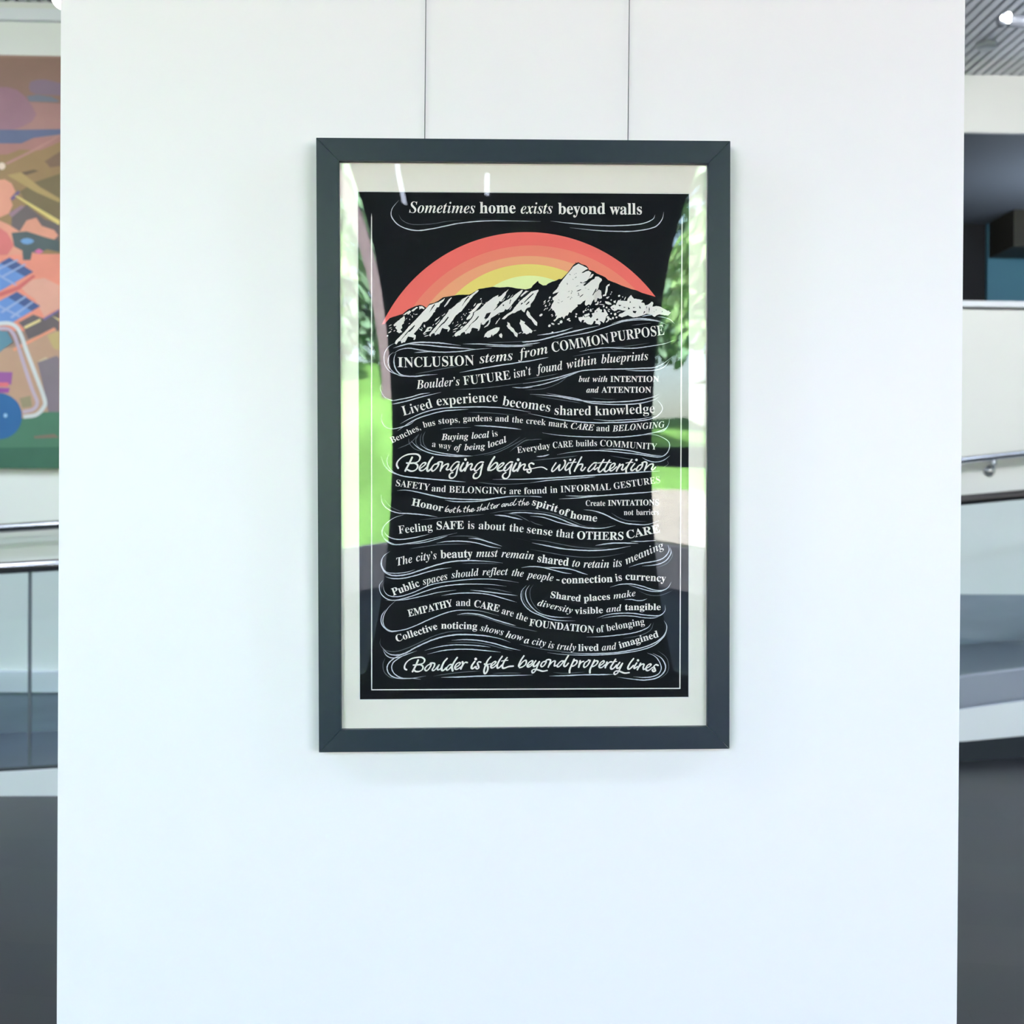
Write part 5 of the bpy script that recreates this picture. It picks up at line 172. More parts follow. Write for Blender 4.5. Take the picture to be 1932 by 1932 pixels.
# slatted metal ceiling: narrow strips running front to back with dark gaps
bm = bmesh.new(); pitch = .0670; x = XL
while x < XR:
    box(bm, x, x+pitch*.70, YW, 6.6, ZC, ZC+.03); x += pitch
structure('ceiling', bm, M['ceil'])
structure('ceiling_void', boxes((XL-.3, XR+.3, YW-.6, YB+.3, ZC+.05, ZC+.8)), M['groove'])
# left background: mural wall
structure('wall_left_back', boxes((XL, -.1, 5.6, 5.8, 0, ZC)), M['backwall'])
structure('trim_1', boxes((XL, -.1, 5.555, 5.6, 4.475, 4.545)), M['curb'])
structure('trim_2', boxes((XL, -.1, 5.53, 5.6, .35, .475)), M['curb'])
structure('trim_3', boxes((XL, -.1, 5.545, 5.6, .0, .35)), M['wainscot'])
structure('wall_return', boxes((-.1, .1, 5.6, 6.8, 0, ZC)), M['backwall'])
# right background: wall with a long opening to an upper room
structure('wall_right_back', boxes((.1, XR, 6.6, 6.8, 0, 2.93)), M['backwall'])
structure('wall_right_header', boxes((.1, XR, 6.6, 6.63, 4.19, ZC)), M['backwall'])
structure('trim_4', boxes((.1, XR, 6.55, 6.84, 2.945, 2.985)), M['curb'])
structure('trim_5', boxes((.1, XR, 6.57, 6.6, .0, .90)), M['wainscot'])
structure('floor_upper', boxes((.1, XR, 6.8, YB, 2.75, 2.93)), M['ramp'])
structure('ceiling_upper', boxes((.1, XR, 6.63, YB, 4.19, 4.6)), M['upper'])
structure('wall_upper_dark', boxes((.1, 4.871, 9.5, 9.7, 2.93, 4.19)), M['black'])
structure('wall_upper_teal', boxes((4.871, XR, 9.45, 9.7, 2.93, 4.19)), M['teal'])
structure('trim_6', boxes((4.88, 6.6, 8.9, 9.45, 3.86, 4.19)), M['brown'])
structure('wall_back', boxes((XL-.3, XR+.3, YB+.2, YB+.4, 0, ZC+.8)), M['backwall'])
structure('wall_left', boxes((XL-.3, XL, YW-.3, YB+.2, 0, ZC+.2)), M['backwall'])
structure('wall_right', boxes((XR, XR+.3, YW-.3, YB+.2, 0, ZC+.2)), M['backwall'])
# window wall behind the camera
wz0, wz1 = .2, 3.75
structure('wall_pier', boxes((-.71, 1.40, YW-.3, YW, 0, ZC)), M['charcoal'])
structure('wall_window_side', boxes((XL, -4.9, YW-.3, YW, 0, ZC), (5.6, XR, YW-.3, YW, 0, ZC)), M['charcoal'])
structure('wall_window_top', boxes((-4.9, -.71, YW-.3, YW, wz1, ZC), (1.40, 5.6, YW-.3, YW, wz1, ZC)), M['charcoal'])
structure('wall_window_base', boxes((-4.9, -.71, YW-.3, YW, 0, wz0), (1.40, 5.6, YW-.3, YW, 0, wz0)), M['charcoal'])
def window(n, x0, x1, bars, trans=None):
    o = structure('window_%d' % n, boxes((x0, x1, YW-.17, YW-.162, wz0, wz1)), M['pane'])
    bs = [(x0, x0+.05, YW-.22, YW-.11, wz0, wz1), (x1-.05, x1, YW-.22, YW-.11, wz0, wz1), (x0, x1, YW-.22, YW-.11, wz0, wz0+.05), (x0, x1, YW-.22, YW-.11, wz1-.05, wz1)]
    bs += [(b-.03, b+.03, YW-.22, YW-.11, wz0, wz1) for b in bars]
    if trans: bs.append((x0, x1, YW-.24, YW-.10, trans[0], trans[1]))
    obj('window_frame', boxes(*bs), M['mullion'], o)
window(1, -4.9, -.71, (-2.8,))
window(2, 1.40, 5.6, (3.5,), (1.615, 1.75))

# ramp along the back: level run on the left, bending away on the right
BX, BY = -.19, 4.279
def ramp_z(x): return max(.0, .255+(x-BX)*.0605) if x < BX else .255+(x-BX)*.0785
def ramp_y(x): return BY if x < BX else BY+(x-BX)*.28
xs = [-4.4, -3, -2, BX, 1, 2, 3, 4, 5.5]
top = [(x, ramp_y(x), ramp_z(x)) for x in xs]
back = [(x, 5.6 if x <= -.1 else 6.6, ramp_z(x)) for x in xs]
bm = bmesh.new()
prism(bm, None, [(x, y+.012, 0) for x, y, z in top]+[(x, y, 0) for x, y, z in back[::-1]], [(x, y+.012, z-.004) for x, y, z in top]+[(x, y, z-.004) for x, y, z in back[::-1]])
structure('ramp', bm, M['ramp'])
def strip(name, m, xs, f, g, th=.012):
    """upright strip following the ramp's front edge, from height f(x) to g(x), th thick"""
    bm = bmesh.new()
    lo = [(x, ramp_y(x)-th, f(x)) for x in xs]; hi = [(x, ramp_y(x)-th, g(x)) for x in xs]
    lo2 = [(x, ramp_y(x)+.012, f(x)) for x in xs]; hi2 = [(x, ramp_y(x)+.012, g(x)) for x in xs]
    V = [[bm.verts.new(p) for p in q] for q in (lo, hi, hi2, lo2)]
    for a, b in ((0, 1), (1, 2), (2, 3), (3, 0)):
        for i in range(len(xs)-1): bm.faces.new((V[a][i], V[a][i+1], V[b][i+1], V[b][i]))
    for i in (0, -1): bm.faces.new([V[k][i] for k in range(4)])
    bmesh.ops.recalc_face_normals(bm, faces=bm.faces)
    return structure(name, bm, m)
xl = [-4.3, -3, -2, -1, BX]; xr = [BX, 1, 2, 3, 4, 5.5]
strip('trim_7', M['curb'], xl, lambda x: 0, lambda x: max(.02, ramp_z(x)))
strip('trim_8', M['curb'], xr, lambda x: .10, lambda x: min(ramp_z(x), .31+(x-2.98)*.0785+.001), .03)
strip('baseboard_ramp', M['base'], xr, lambda x: 0, lambda x: .12+max(0, (x-3))*.03, .04)

# ---------------------------------------------------------------- glass guards and rails
def guard(name, label, spans, x_rail, zr, shoe):
    g = thing(name, (spans[0][0], ramp_y(spans[0][0]), 0), label, 'railing')
    o = Vector(g.location)
    for a, b in spans:
        bm = bmesh.new(); yy = .005
        lo, hi = [], []
        for x, s in ((a, -1), (b, -1), (b, 1), (a, 1)):
            lo.append(Vector((x, ramp_y(x)+.03+s*yy, ramp_z(x)+.006))-o); hi.append(Vector((x, ramp_y(x)+.03+s*yy, zr(x)-.015))-o)
        prism(bm, None, lo, hi); obj('glass_panel', bm, M['guard'], g)
    bm = bmesh.new(); n = 8
    tube(bm, [Vector((x_rail[0]+(x_rail[1]-x_rail[0])*i/n, ramp_y(x_rail[0]+(x_rail[1]-x_rail[0])*i/n)+.03, zr(x_rail[0]+(x_rail[1]-x_rail[0])*i/n)))-o for i in range(n+1)], .031, 20)
    obj('top_rail', bm, M['chrome'] if not shoe else M['bronze'], g)
    bm = bmesh.new()
    a, b = x_rail
    if shoe:
        for z0, z1, th in ((-.17, 0.0, .028), (-.195, -.172, .018)):
            lo, hi = [], []
            for x, s in ((a, -1), (b, -1), (b, 1), (a, 1)):
                lo.append(Vector((x, ramp_y(x)+(.0 if s < 0 else .05)-th*(s < 0), ramp_z(x)+z0))-o); hi.append(Vector((x, ramp_y(x)+(.0 if s < 0 else .05)-th*(s < 0), ramp_z(x)+z1))-o)
            prism(bm, None, lo, hi)
        obj('base_shoe', bm, M['alu'], g)
    else:
        lo, hi = [], []
        for x, s in ((a, -1), (b, -1), (b, 1), (a, 1)):
            lo.append(Vector((x, ramp_y(x)+.03+s*.016, ramp_z(x)-.003))-o); hi.append(Vector((x, ramp_y(x)+.03+s*.016, ramp_z(x)+.014))-o)
        prism(bm, None, lo, hi); obj('base_shoe', bm, M['base'], g)
    for (a, b), (c, e) in zip(spans, spans[1:]):
        x = (b+c)/2; h = .008; bm = boxes((x-h-o.x, x+h-o.x, ramp_y(x)+.024-o.y, ramp_y(x)+.036-o.y, ramp_z(x)+.01-o.z, zr(x)-.03-o.z)); obj('joint_seal', bm, M['ramp'], g)
    return g
guard('glass_guard', 'chrome topped glass railing along the low ramp, left of the white wall', [(-4.3, -3.3), (-3.29, -2.272), (-2.252, -1.25), (-1.24, -.25)], (-4.3, -.22), lambda x: 1.175+(x+2.377)*.062, False)
guard('glass_guard', 'dark topped glass railing on a metal shoe, right of the white wall', [(-.15, .95), (.96, 2.1), (2.11, 3.75), (3.76, 5.4)], (-.16, 5.4), lambda x: 1.562+(x-2.97)*.088, True)
def wallrail(label, x0, x1, y, zf, brx, m):
    t = thing('wall_handrail', (x0, y, zf(x0)), label, 'handrail'); o = Vector(t.location)
    bm = bmesh.new(); tube(bm, [Vector((x0+(x1-x0)*i/6, y, zf(x0+(x1-x0)*i/6)))-o for i in range(7)], .027, 20); obj('rail', bm, m, t)
    for bx in brx:
        bm = bmesh.new(); z = zf(bx)
        tube(bm, [Vector((bx, y, z-.02))-o, Vector((bx, y, z-.07))-o, Vector((bx, y+.03, z-.095))-o, Vector((bx, y+.085, z-.095))-o], .011, 10)
        sphere(bm, Vector((bx, y, z-.04))-o, .022); tube(bm, [Vector((bx, y+.085, z-.095))-o, Vector((bx, y+.099, z-.095))-o], .04, 18)
        obj('bracket', bm, m, t)
wallrail('chrome handrail fixed to the wall below the mural', -4.2, -.4, 5.5, lambda x: 1.353+(x+2.88)*.068, (-3.6, -1.9), M['chrome'])
wallrail('chrome handrail on a bracket below the upper opening', .6, 5.3, 6.5, lambda x: 1.855+(x-3.515)*.115, (1.6, 3.72, 5.0), M['steel'])

# ---------------------------------------------------------------- mural
mu_mats = {}
def mum(c):
    k = tuple(c)
    if k not in mu_mats: mu_mats[k] = mat('mural_paint', k, .65, spec=.3, noise=.05, scale=6)
    return mu_mats[k]
def smooth_path(p, n=8):
    """Catmull-Rom through the points"""
    p = [Vector(q) for q in p]
    if len(p) < 3: return p
    q = [p[0]*2-p[1]]+p+[p[-1]*2-p[-2]]; out = []
    for i in range(1, len(q)-2):
        for k in range(n):
            t = k/n
            out.append(.5*((2*q[i])+(q[i+1]-q[i-1])*t+(2*q[i-1]-5*q[i]+4*q[i+1]-q[i+2])*t*t+(3*q[i]-q[i-1]-3*q[i+1]+q[i+2])*t**3))
    out.append(p[-1]); return out
mural = thing('mural', (-2.9, 5.567, 1.722), 'colourful mural with solar panels, orange rocks and a blue wheel on the left wall', 'mural')
MX0, MX1, MZ0, MZ1 = -5.4, -1.3, 1.722, 4.26
def clip_poly(pts):
    def cl(ps, ax, v, keep_less):
        out = []
        for i in range(len(ps)):
            a, b = ps[i-1], ps[i]
            ia = (a[ax] <= v) if keep_less else (a[ax] >= v); ib = (b[ax] <= v) if keep_less else (b[ax] >= v)
            if ia != ib:
                t = (v-a[ax])/(b[ax]-a[ax]); out.append((a[0]+(b[0]-a[0])*t, a[1]+(b[1]-a[1])*t))
            if ib: out.append(b)
        return out
    for ax, v, k in ((0, MX0, False), (0, MX1, True), (1, MZ0, False), (1, MZ1, True)):
        pts = cl(pts, ax, v, k)
        if not pts: break
    return pts
bm = boxes((MX0+2.9, MX1+2.9, 0, .02, 0, MZ1-MZ0)); mats = [mum((160, 130, 115))]
lay = 0
def mural_face(pts, c):
    global lay
    pts = clip_poly(pts)
    if len(pts) < 3: return
    lay += 1; m = mum(c)
    if m not in mats: mats.append(m)
    try: f = bm.faces.new([bm.verts.new((x+2.9, -.0004-lay*.0001, z-1.722)) for x, z in pts])
    except Exception: return
    f.normal_update()
    if f.normal.y > 0: f.normal_flip()
    f.material_index = mats.index(m)
for c, p in MURAL: mural_face([(p[i], p[i+1]) for i in range(0, len(p), 2)], c)
for c, w, p in MURAL_TUBES:
    q = smooth_path([(p[i], p[i+1]) for i in range(0, len(p), 2)], 6); L_, R_ = [], []
    for i, v in enumerate(q):
        t = (q[min(i+1, len(q)-1)]-q[max(i-1, 0)]).normalized(); n_ = Vector((-t.y, t.x))*w/2
        L_.append(tuple(v+n_)); R_.append(tuple(v-n_))
    mural_face(L_+R_[::-1], c)
obj('painted_panel', bm, mats, mural)

# ---------------------------------------------------------------- lamps
t = thing('globe_lamp', (-2.16, 4.5, ZC), 'white lit globe lamp hanging under the ceiling, top left of the white wall', 'lamp')
obj('globe', sphere(bmesh.new(), (0, 0, -.395), .062, u=28, v=18), M['lamp'], t)
bm = bmesh.new(); tube(bm, [(0, 0, 0), (0, 0, -.34)], .006, 8); tube(bm, [(0, 0, 0), (0, 0, -.02)], .05, 20); obj('stem', bm, M['lampbody'], t)
t = thing('track_spotlight', (3.31, 5.077, ZC), 'grey track spotlight with three lit lenses under the slatted ceiling', 'lamp')
bm = bmesh.new(); box(bm, -.05, 1.2, -.018, .018, -.03, 0); obj('track', bm, M['lampbody'], t)
bm = bmesh.new(); tube(bm, [(-.157, -.05, -.2), (-.157, .02, -.2)], [.033, .033], 20); tube(bm, [(-.12, 0, -.2), (.02, 0, -.2), (.16, 0, -.19)], [.034, .04, .042], 20); tube(bm, [(.06, 0, -.16), (.06, 0, -.03)], .012, 10); obj('lamp_head', bm, M['lampbody'], t)
bm = bmesh.new()
for dx, dz, r_ in ((-.020, -.001, .0155), (.014, .016, .0175), (.012, -.015, .0165)): sphere(bm, (-.157+dx, -.052, -.2+dz), r_, 1, .6, 1)
obj('lens', bm, M['led'], t)
bm = bmesh.new(); tube(bm, [(0, 0, 0), (0, 0, -.025), (0, 0, -.04)], [.065, .062, .045], 24)
o = obj('smoke_detector', bm, M['plastic']); o.location = (3.428, 5.99, ZC); tag(o, 'pale round smoke detector on the slatted ceiling, right of the white wall', 'smoke detector')

# ---------------------------------------------------------------- added fill lights without fixtures, out of view
def lamp(name, loc, e, sx, sy, col=(.66, .78, 1)):
    l = bpy.data.lights.new(name, 'AREA'); l.shape = 'RECTANGLE'; l.size = sx; l.size_y = sy; l.energy = e; l.color = col
    o = bpy.data.objects.new(name, l); COL.objects.link(o); o.location = loc; return o
for x, y, e_ in ((-4.2, 3.2, 110), (4.8, 3.4, 25), (-5.2, -1.5, 230), (5.6, -1.5, 230)):
    lamp('ceiling_fill', (x, y, ZC-.05), e_, 1.6, .3)  # area fills added to brighten the hall and cool the wall's tint
lamp('upper_room_fill', (5.2, 7.6, 3.05), 24, 1.6, .5).rotation_euler = (PI, 0, 0)  # added fill aimed upward to lift the soffit
for x, y, e_ in ((3.3, 2.8, 340), (-3.8, 2.6, 110)):
    l = bpy.data.lights.new('point_fill', 'POINT'); l.energy = e_; l.shadow_soft_size = .1; l.color = (.95, .96, 1)  # bare points added out of view to brighten the slatted ceiling
    o = bpy.data.objects.new('point_fill', l); COL.objects.link(o); o.location = (x, y, 4.0)

# ---------------------------------------------------------------- framed picture
PP = ((0.999965574268998, 0.008297606695494463, 0.0), (-0.008296941197165179, 0.9998853733817495, -0.012664946269533264), (-0.00010508874296415682, 0.012664510269499834, 0.9999197963516823))
c0 = tb([r[0] for r in PP]); c1 = tb([r[1] for r in PP]); c2 = tb([r[2] for r in PP])     # local right, down, into the wall
pic = thing('framed_picture', (0, 0, 0), 'black framed print of white lettering under a mountain sunset, hung on the white wall', 'picture')
ex, ey, ez = c0, c2, -c1
pic.matrix_world = Matrix(((ex.x, ey.x, ez.x, .10706), (ex.y, ey.y, ez.y, -.036), (ex.z, ey.z, ez.z, 1.62825), (0, 0, 0, 1)))
PW, PH = .767/2, 1.13524/2; IW, IH = .3421, .5255
def rail(pts4, name='frame_rail'):
    """mitred moulding: flat face with small bevels, rabbet depth .03"""
    bm = bmesh.new(); (a, b, c, d) = pts4      # outer a->b, inner c (by b), d (by a)
    cen = Vector((sum(p[0] for p in pts4)/4, sum(p[1] for p in pts4)/4))
    vf = [bm.verts.new((p[0], 0, p[1])) for p in pts4]; vb = [bm.verts.new((p[0], .026, p[1])) for p in pts4]
    bm.faces.new(vf[::-1]); bm.faces.new(vb)
    for i in range(4): bm.faces.new((vf[i], vf[(i+1) % 4], vb[(i+1) % 4], vb[i]))
    bmesh.ops.recalc_face_normals(bm, faces=bm.faces)
    bmesh.ops.bevel(bm, geom=[e for e in bm.edges if abs(e.verts[0].co.y) < 1e-6 and abs(e.verts[1].co.y) < 1e-6], offset=.0011, segments=2, affect='EDGES')
    return obj(name, bm, M['frame'], pic)
g = .0002
rail([(-PW+g, PH), (PW-g, PH), (IW-g, IH), (-IW+g, IH)]); rail([(PW-g, -PH), (-PW+g, -PH), (-IW+g, -IH), (IW-g, -IH)])
rail([(-PW, -PH+g), (-PW, PH-g), (-IW, IH-g), (-IW, -IH+g)]); rail([(PW, PH-g), (PW, -PH+g), (IW, -IH+g), (IW, IH-g)])
# mat with a bevelled window
OW, OH = .3083, .4717
bm = bmesh.new(); a = [(-IW-.004, -IH-.004), (IW+.004, -IH-.004), (IW+.004, IH+.004), (-IW-.004, IH+.004)]; b = [(-OW-.0012, -OH-.0012), (OW+.0012, -OH-.0012), (OW+.0012, OH+.0012), (-OW-.0012, OH+.0012)]; c = [(-OW, -OH), (OW, -OH), (OW, OH), (-OW, OH)]
V = [[bm.verts.new((p[0], y, p[1])) for p in q] for q, y in ((a, .0130), (b, .0130), (c, .0140))]
for r_, mi in ((0, 0), (1, 1)):
    for i in range(4):
        f = bm.faces.new((V[r_][i], V[r_][(i+1) % 4], V[r_+1][(i+1) % 4], V[r_+1][i])); f.material_index = mi
for f in bm.faces:
    f.normal_update()
    if f.normal.y > 0: f.normal_flip()
obj('mat_board', bm, [M['mat_board'], M['core']], pic)
# bowed acrylic
bm = bmesh.new(); nx, ny = 40, 56; A = .006; grid = []
for s, th in ((0, 0), (1, .002)):
    grid.append([[bm.verts.new((-.342+.684*i/nx, .0095-A*(1-(2*i/nx-1)**2)*(1-(2*j/ny-1)**2)+th, -.5255+1.051*j/ny)) for i in range(nx+1)] for j in range(ny+1)])
for j in range(ny):
    for i in range(nx):
        f = bm.faces.new((grid[0][j][i], grid[0][j][i+1], grid[0][j+1][i+1], grid[0][j+1][i])); f.smooth = True
        f = bm.faces.new((grid[1][j+1][i], grid[1][j+1][i+1], grid[1][j][i+1], grid[1][j][i])); f.smooth = True
obj('acrylic_glazing', bm, M['acrylic'], pic)
bm = boxes((-.345, .345, .0155, .020, -.528, .528)); obj('backing_board', bm, M['backer'], pic)
bm = boxes((-.315, .315, .0142, .0154, -.48, .48)); poster = obj('art_print', bm, M['ink'], pic); poster['label'] = 'black art print'

YL = .0141
def flat(bm, pts, y, mi=0):
    """one printed shape, facing the viewer; pts in mm"""
    vs = [bm.verts.new((p[0]*.001, y, p[1]*.001)) for p in pts]
    try: f = bm.faces.new(vs)
    except ValueError: return
    f.normal_update()
    if f.normal.y > 0: f.normal_flip()
    f.material_index = mi
def pairs(p): return [(p[i], p[i+1]) for i in range(0, len(p), 2)]
rnd = random.Random(7)
def rough(pts, amp, step=2.2, closed=True):
    out = []
    for i in range(len(pts)-(0 if closed else 1)):
        a, b = Vector(pts[i]), Vector(pts[(i+1) % len(pts)]); L = (b-a).length; n = max(1, int(L/step))
        for k in range(n):
            q = a.lerp(b, k/n)
            if k: q = q+Vector((rnd.uniform(-amp, amp), rnd.uniform(-amp, amp)))
            out.append(tuple(q))
    return out if closed else out+[tuple(pts[-1])]
# sun rings
sun_cols = [(255, 120, 112), (255, 144, 122), (255, 176, 134), (250, 228, 128), (246, 255, 184)]
bm = bmesh.new()
for k, (sx, sy, r) in enumerate(SUN):
    x0, y0, x1, y1 = CHORD; pts = []
    for i in range(361):
        a_ = PI*1.3-i*PI*1.6/360; x, y = sx+r*math.cos(a_), sy+r*math.sin(a_)
        if y >= y0+(y1-y0)*(x-x0)/(x1-x0): pts.append((x, y))
    flat(bm, pts, YL-.00005*(k+1), k)
obj('sunset_arcs', bm, [mat('sunset_ink', c, .75, spec=.15) for c in sun_cols], poster)
# mountain
bm = bmesh.new(); y0 = YL-.0004
rp = pairs(RIDGE); rr = rough(rp[:-6], .18, 1.5, False)+rp[-6:]
flat(bm, rr, y0, 0)
for p in SNOW: flat(bm, rough(pairs(p), .32, 1.6), y0-.00006, 1)
for x, y, L, w, a_ in SNOW_DASH:
    ca, sa = math.cos(math.radians(a_)), math.sin(math.radians(a_)); e = min(.5, .3)
    pts = [(-L/2, 0), (-L*.25, w*.42), (L*.25, w*.5), (L/2, w*.1), (L*.3, -w*.4), (-L*.2, -w*.5)]
    flat(bm, [(x+u*ca-v*sa, y+u*sa+v*ca) for u, v in pts], y0-.00006, 1)
for p in CRACKS: flat(bm, rough(pairs(p), .12, 1.5), y0-.00012, 0)
for x, y, L, w, a_ in ROCK_DASH:
    ca, sa = math.cos(math.radians(a_)), math.sin(math.radians(a_))
    pts = [(-L/2, 0), (-L*.2, w*.4), (L*.3, w*.4), (L/2, 0), (L*.2, -w*.4), (-L*.25, -w*.4)]
    flat(bm, [(x+u*ca-v*sa, y+u*sa+v*ca) for u, v in pts], y0-.00012, 0)
obj('mountain_drawing', bm, [M['ink'], M['paper']], poster)
# border line
bm = bmesh.new(); w = 1.0
(ax, ay), (bx_, by_), (cx_, cy_), (dx, dy) = BORDER
flat(bm, [(ax, ay), (ax+w, ay-8), (bx_+w, by_-w), (bx_-w, by_-w), (ax-w, ay-8)], y0-.0002)
flat(bm, [(bx_-w, by_+w), (cx_+w, cy_+w), (cx_+w, cy_-w), (bx_-w, by_-w)], y0-.0002)
flat(bm, [(dx, dy), (dx+w, dy-8), (cx_+w, cy_-w), (cx_-w, cy_-w), (dx-w, dy-8)], y0-.0002)
obj('border_line', bm, M['paper'], poster)
# chalk swirls
def ribbon(bm, pts, w, y, mi=0, taper=True, jit=0., n=8):
    q = smooth_path(pts, n); N = len(q); L_, R_ = [], []
    for i, v in enumerate(q):
        t_ = (q[min(i+1, N-1)]-q[max(i-1, 0)]).normalized(); nn = Vector((-t_.y, t_.x)); s = i/(N-1)
        k = min(1, s/.22, (1-s)/.22)**.8 if taper else .64+.48*abs(math.sin(math.atan2(t_.y, t_.x)-.62))
        h = w/2*max(k, .10)
        L_.append(v+nn*h*(1+rnd.uniform(-jit, jit))); R_.append(v-nn*h*(1+rnd.uniform(-jit, jit)))
    vl = [bm.verts.new((p.x*.001, y, p.y*.001)) for p in L_]; vr = [bm.verts.new((p.x*.001, y, p.y*.001)) for p in R_]
    for i in range(N-1):
        f = bm.faces.new((vl[i], vr[i], vr[i+1], vl[i+1])); f.material_index = mi; f.normal_update()
        if f.normal.y > 0: f.normal_flip()
    return q
bm = bmesh.new()
for i, (w, f, p) in enumerate(SWIRLS): ribbon(bm, pairs(p), w*(1 if not f else 1.05), y0-.00025-(0 if f else .00004), f, True, .22, 7)
obj('chalk_swirls', bm, [M['chalk'], M['faint']], poster)['kind'] = 'stuff'
# lettering: letter shapes come from the mathematical serif alphabets of the built-in typeface
def conv(s, up, lo, exc={}):
    return ''.join(exc.get(c) or (chr(up+ord(c)-65) if 'A' <= c <= 'Z' else chr(lo+ord(c)-97) if 'a' <= c <= 'z' else c) for c in s)
STY = dict(B=(0x1D400, 0x1D41A, .003), M=(0x1D400, 0x1D41A, -.002), R=(0x1D400, 0x1D41A, -.006), L=(0x1D400, 0x1D41A, -.0095), I=(0x1D468, 0x1D482, -.005), BI=(0x1D468, 0x1D482, 0.0))
glyphs = {}
def evaluated(body, off):
    c = bpy.data.curves.new('glyph', 'FONT'); c.body = body; c.size = 1; c.offset = off; c.resolution_u = 4; c.fill_mode = 'BOTH'
    o = bpy.data.objects.new('glyph', c); COL.objects.link(o)
    dg = bpy.context.evaluated_depsgraph_get(); me = bpy.data.meshes.new_from_object(o.evaluated_get(dg))
    v = [(p.co.x, p.co.y) for p in me.vertices]; f = [tuple(p.vertices) for p in me.polygons]
    bpy.data.meshes.remove(me); bpy.data.objects.remove(o); bpy.data.curves.remove(c)
    return v, f
BARX = max(p[0] for p in evaluated('|', 0)[0])
def glyph(ch, st):
    k = (ch, st)
    if k not in glyphs:
        up, lo, off = STY[st]; s = conv(ch, up, lo)
        v, f = evaluated(s, off); adv = max(p[0] for p in evaluated(s+'|', 0)[0])-BARX
        glyphs[k] = (v, f, adv, min(p[0] for p in v), max(p[0] for p in v))
    return glyphs[k]
CAPH = max(p[1] for p in glyph('H', 'B')[0])
def hermite(P):
    """smooth baseline y(x) through points"""
    P = sorted(P); X = [p[0] for p in P]; Y = [p[1] for p in P]; n = len(X); m = []
    for i in range(n):
        a, b = max(i-1, 0), min(i+1, n-1); m.append((Y[b]-Y[a])/(X[b]-X[a]))
    if n > 2:
        m[0] = 1.5*(Y[1]-Y[0])/(X[1]-X[0])-.5*m[1]; m[-1] = 1.5*(Y[-1]-Y[-2])/(X[-1]-X[-2])-.5*m[-2]
    def f(x):
        i = 0
        while i < n-2 and x > X[i+1]: i += 1
        h = X[i+1]-X[i]; t = (x-X[i])/h
        if t < 0 or t > 1:
            j = i if t < 0 else i+1; return Y[j]+m[j]*(x-X[j]), m[j]
        y = (2*t**3-3*t*t+1)*Y[i]+(t**3-2*t*t+t)*h*m[i]+(-2*t**3+3*t*t)*Y[i+1]+(t**3-t*t)*h*m[i+1]
        dy = ((6*t*t-6*t)*Y[i]+(-6*t*t+6*t)*Y[i+1])/h+(3*t*t-4*t+1)*m[i]+(3*t*t-2*t)*m[i+1]
        return y, dy
    return f
line_bm = {}
def lbm(lab):
    if lab not in line_bm: line_bm[lab] = bmesh.new()
    return line_bm[lab]
YT = y0-.0004
SHEAR = 0
for lab, cap, words in LETTERS:
    bm = lbm(lab); pts = []
    for st, tx, u0, v0, u1, v1 in words:
        pts += [(u0, v0), (u1, v1)]
    base = hermite(pts)
    for st, tx, u0, v0, u1, v1 in words:
        if len(tx) > 1: u0 += .65; u1 -= .65
        gl = [glyph(ch, st) for ch in tx]; xpos = 0; at = []
        for g_ in gl: at.append(xpos); xpos += g_[2]
        x0 = at[0]+gl[0][3]; x1 = at[-1]+gl[-1][4]
        N = 24; us = [u0+(u1-u0)*i/N for i in range(N+1)]; L = [0]
        for i in range(N): L.append(L[-1]+math.hypot(us[i+1]-us[i], base(us[i+1])[0]-base(us[i])[0]))
        sy = cap/CAPH; sx = L[-1]/(x1-x0)
        def at_len(s):
            i = 0
            while i < N-1 and s > L[i+1]: i += 1
            return us[i]+(us[i+1]-us[i])*(s-L[i])/(L[i+1]-L[i])
        for g_, a_ in zip(gl, at):
            mid = a_+(g_[3]+g_[4])/2; u = at_len((mid-x0)*sx); y, dy = base(u); th = math.atan(dy); ca, sa = math.cos(th), math.sin(th)
            vs = []
            for vx, vy in g_[0]:
                lx, ly = (a_+vx-mid)*sx, vy*sy
                vs.append(bm.verts.new(((u+lx*ca-ly*sa)*.001, YT, (y+lx*sa+ly*ca)*.001)))
            for f in g_[1]:
                try: q = bm.faces.new([vs[i] for i in f])
                except ValueError: continue
                q.normal_update()
                if q.normal.y > 0: q.normal_flip()
def disc(bm, x, y, r, yy, n=14): flat(bm, [(x+r*math.cos(i*2*PI/n), y+r*math.sin(i*2*PI/n)) for i in range(n)], yy)
for lab, blocks in SCRIPT:
    bm = lbm(lab); k = 0
    for w, strokes, dots in blocks:
        for s in strokes:
            k += 1; q = ribbon(bm, pairs(s), w, YT-.000004*k, 0, False, 0, 8)
            for a_, b_ in ((q[0], q[1]), (q[-1], q[-2])): disc(bm, a_.x, a_.y, w/2*(.64+.48*abs(math.sin(math.atan2(b_.y-a_.y, b_.x-a_.x)-.62))), YT-.000004*k-.000002)
        for x, y, r in dots: disc(bm, x, y, r, YT)
for lab, bm in line_bm.items():
    o = obj('lettering', bm, M['paper'], poster)
    o['label'] = 'cream lettering reading '+(lab if len(lab.split()) <= 12 else ' '.join(lab.split()[:12]))

# wires
for x0, x1, z1, lab in ((-.083, -.083, 2.195, 'thin steel wire holding the picture, left of two'), (.300, .2985, 2.197, 'thin steel wire holding the picture, right of two')):
    bm = bmesh.new(); tube(bm, [(x0+.006, -.010, ZC-.01), (x1, -.010, z1-.02)], .00085, 8)
    tag(obj('hanging_wire', bm, M['wire']), lab, 'wire', 'picture hanging wires')

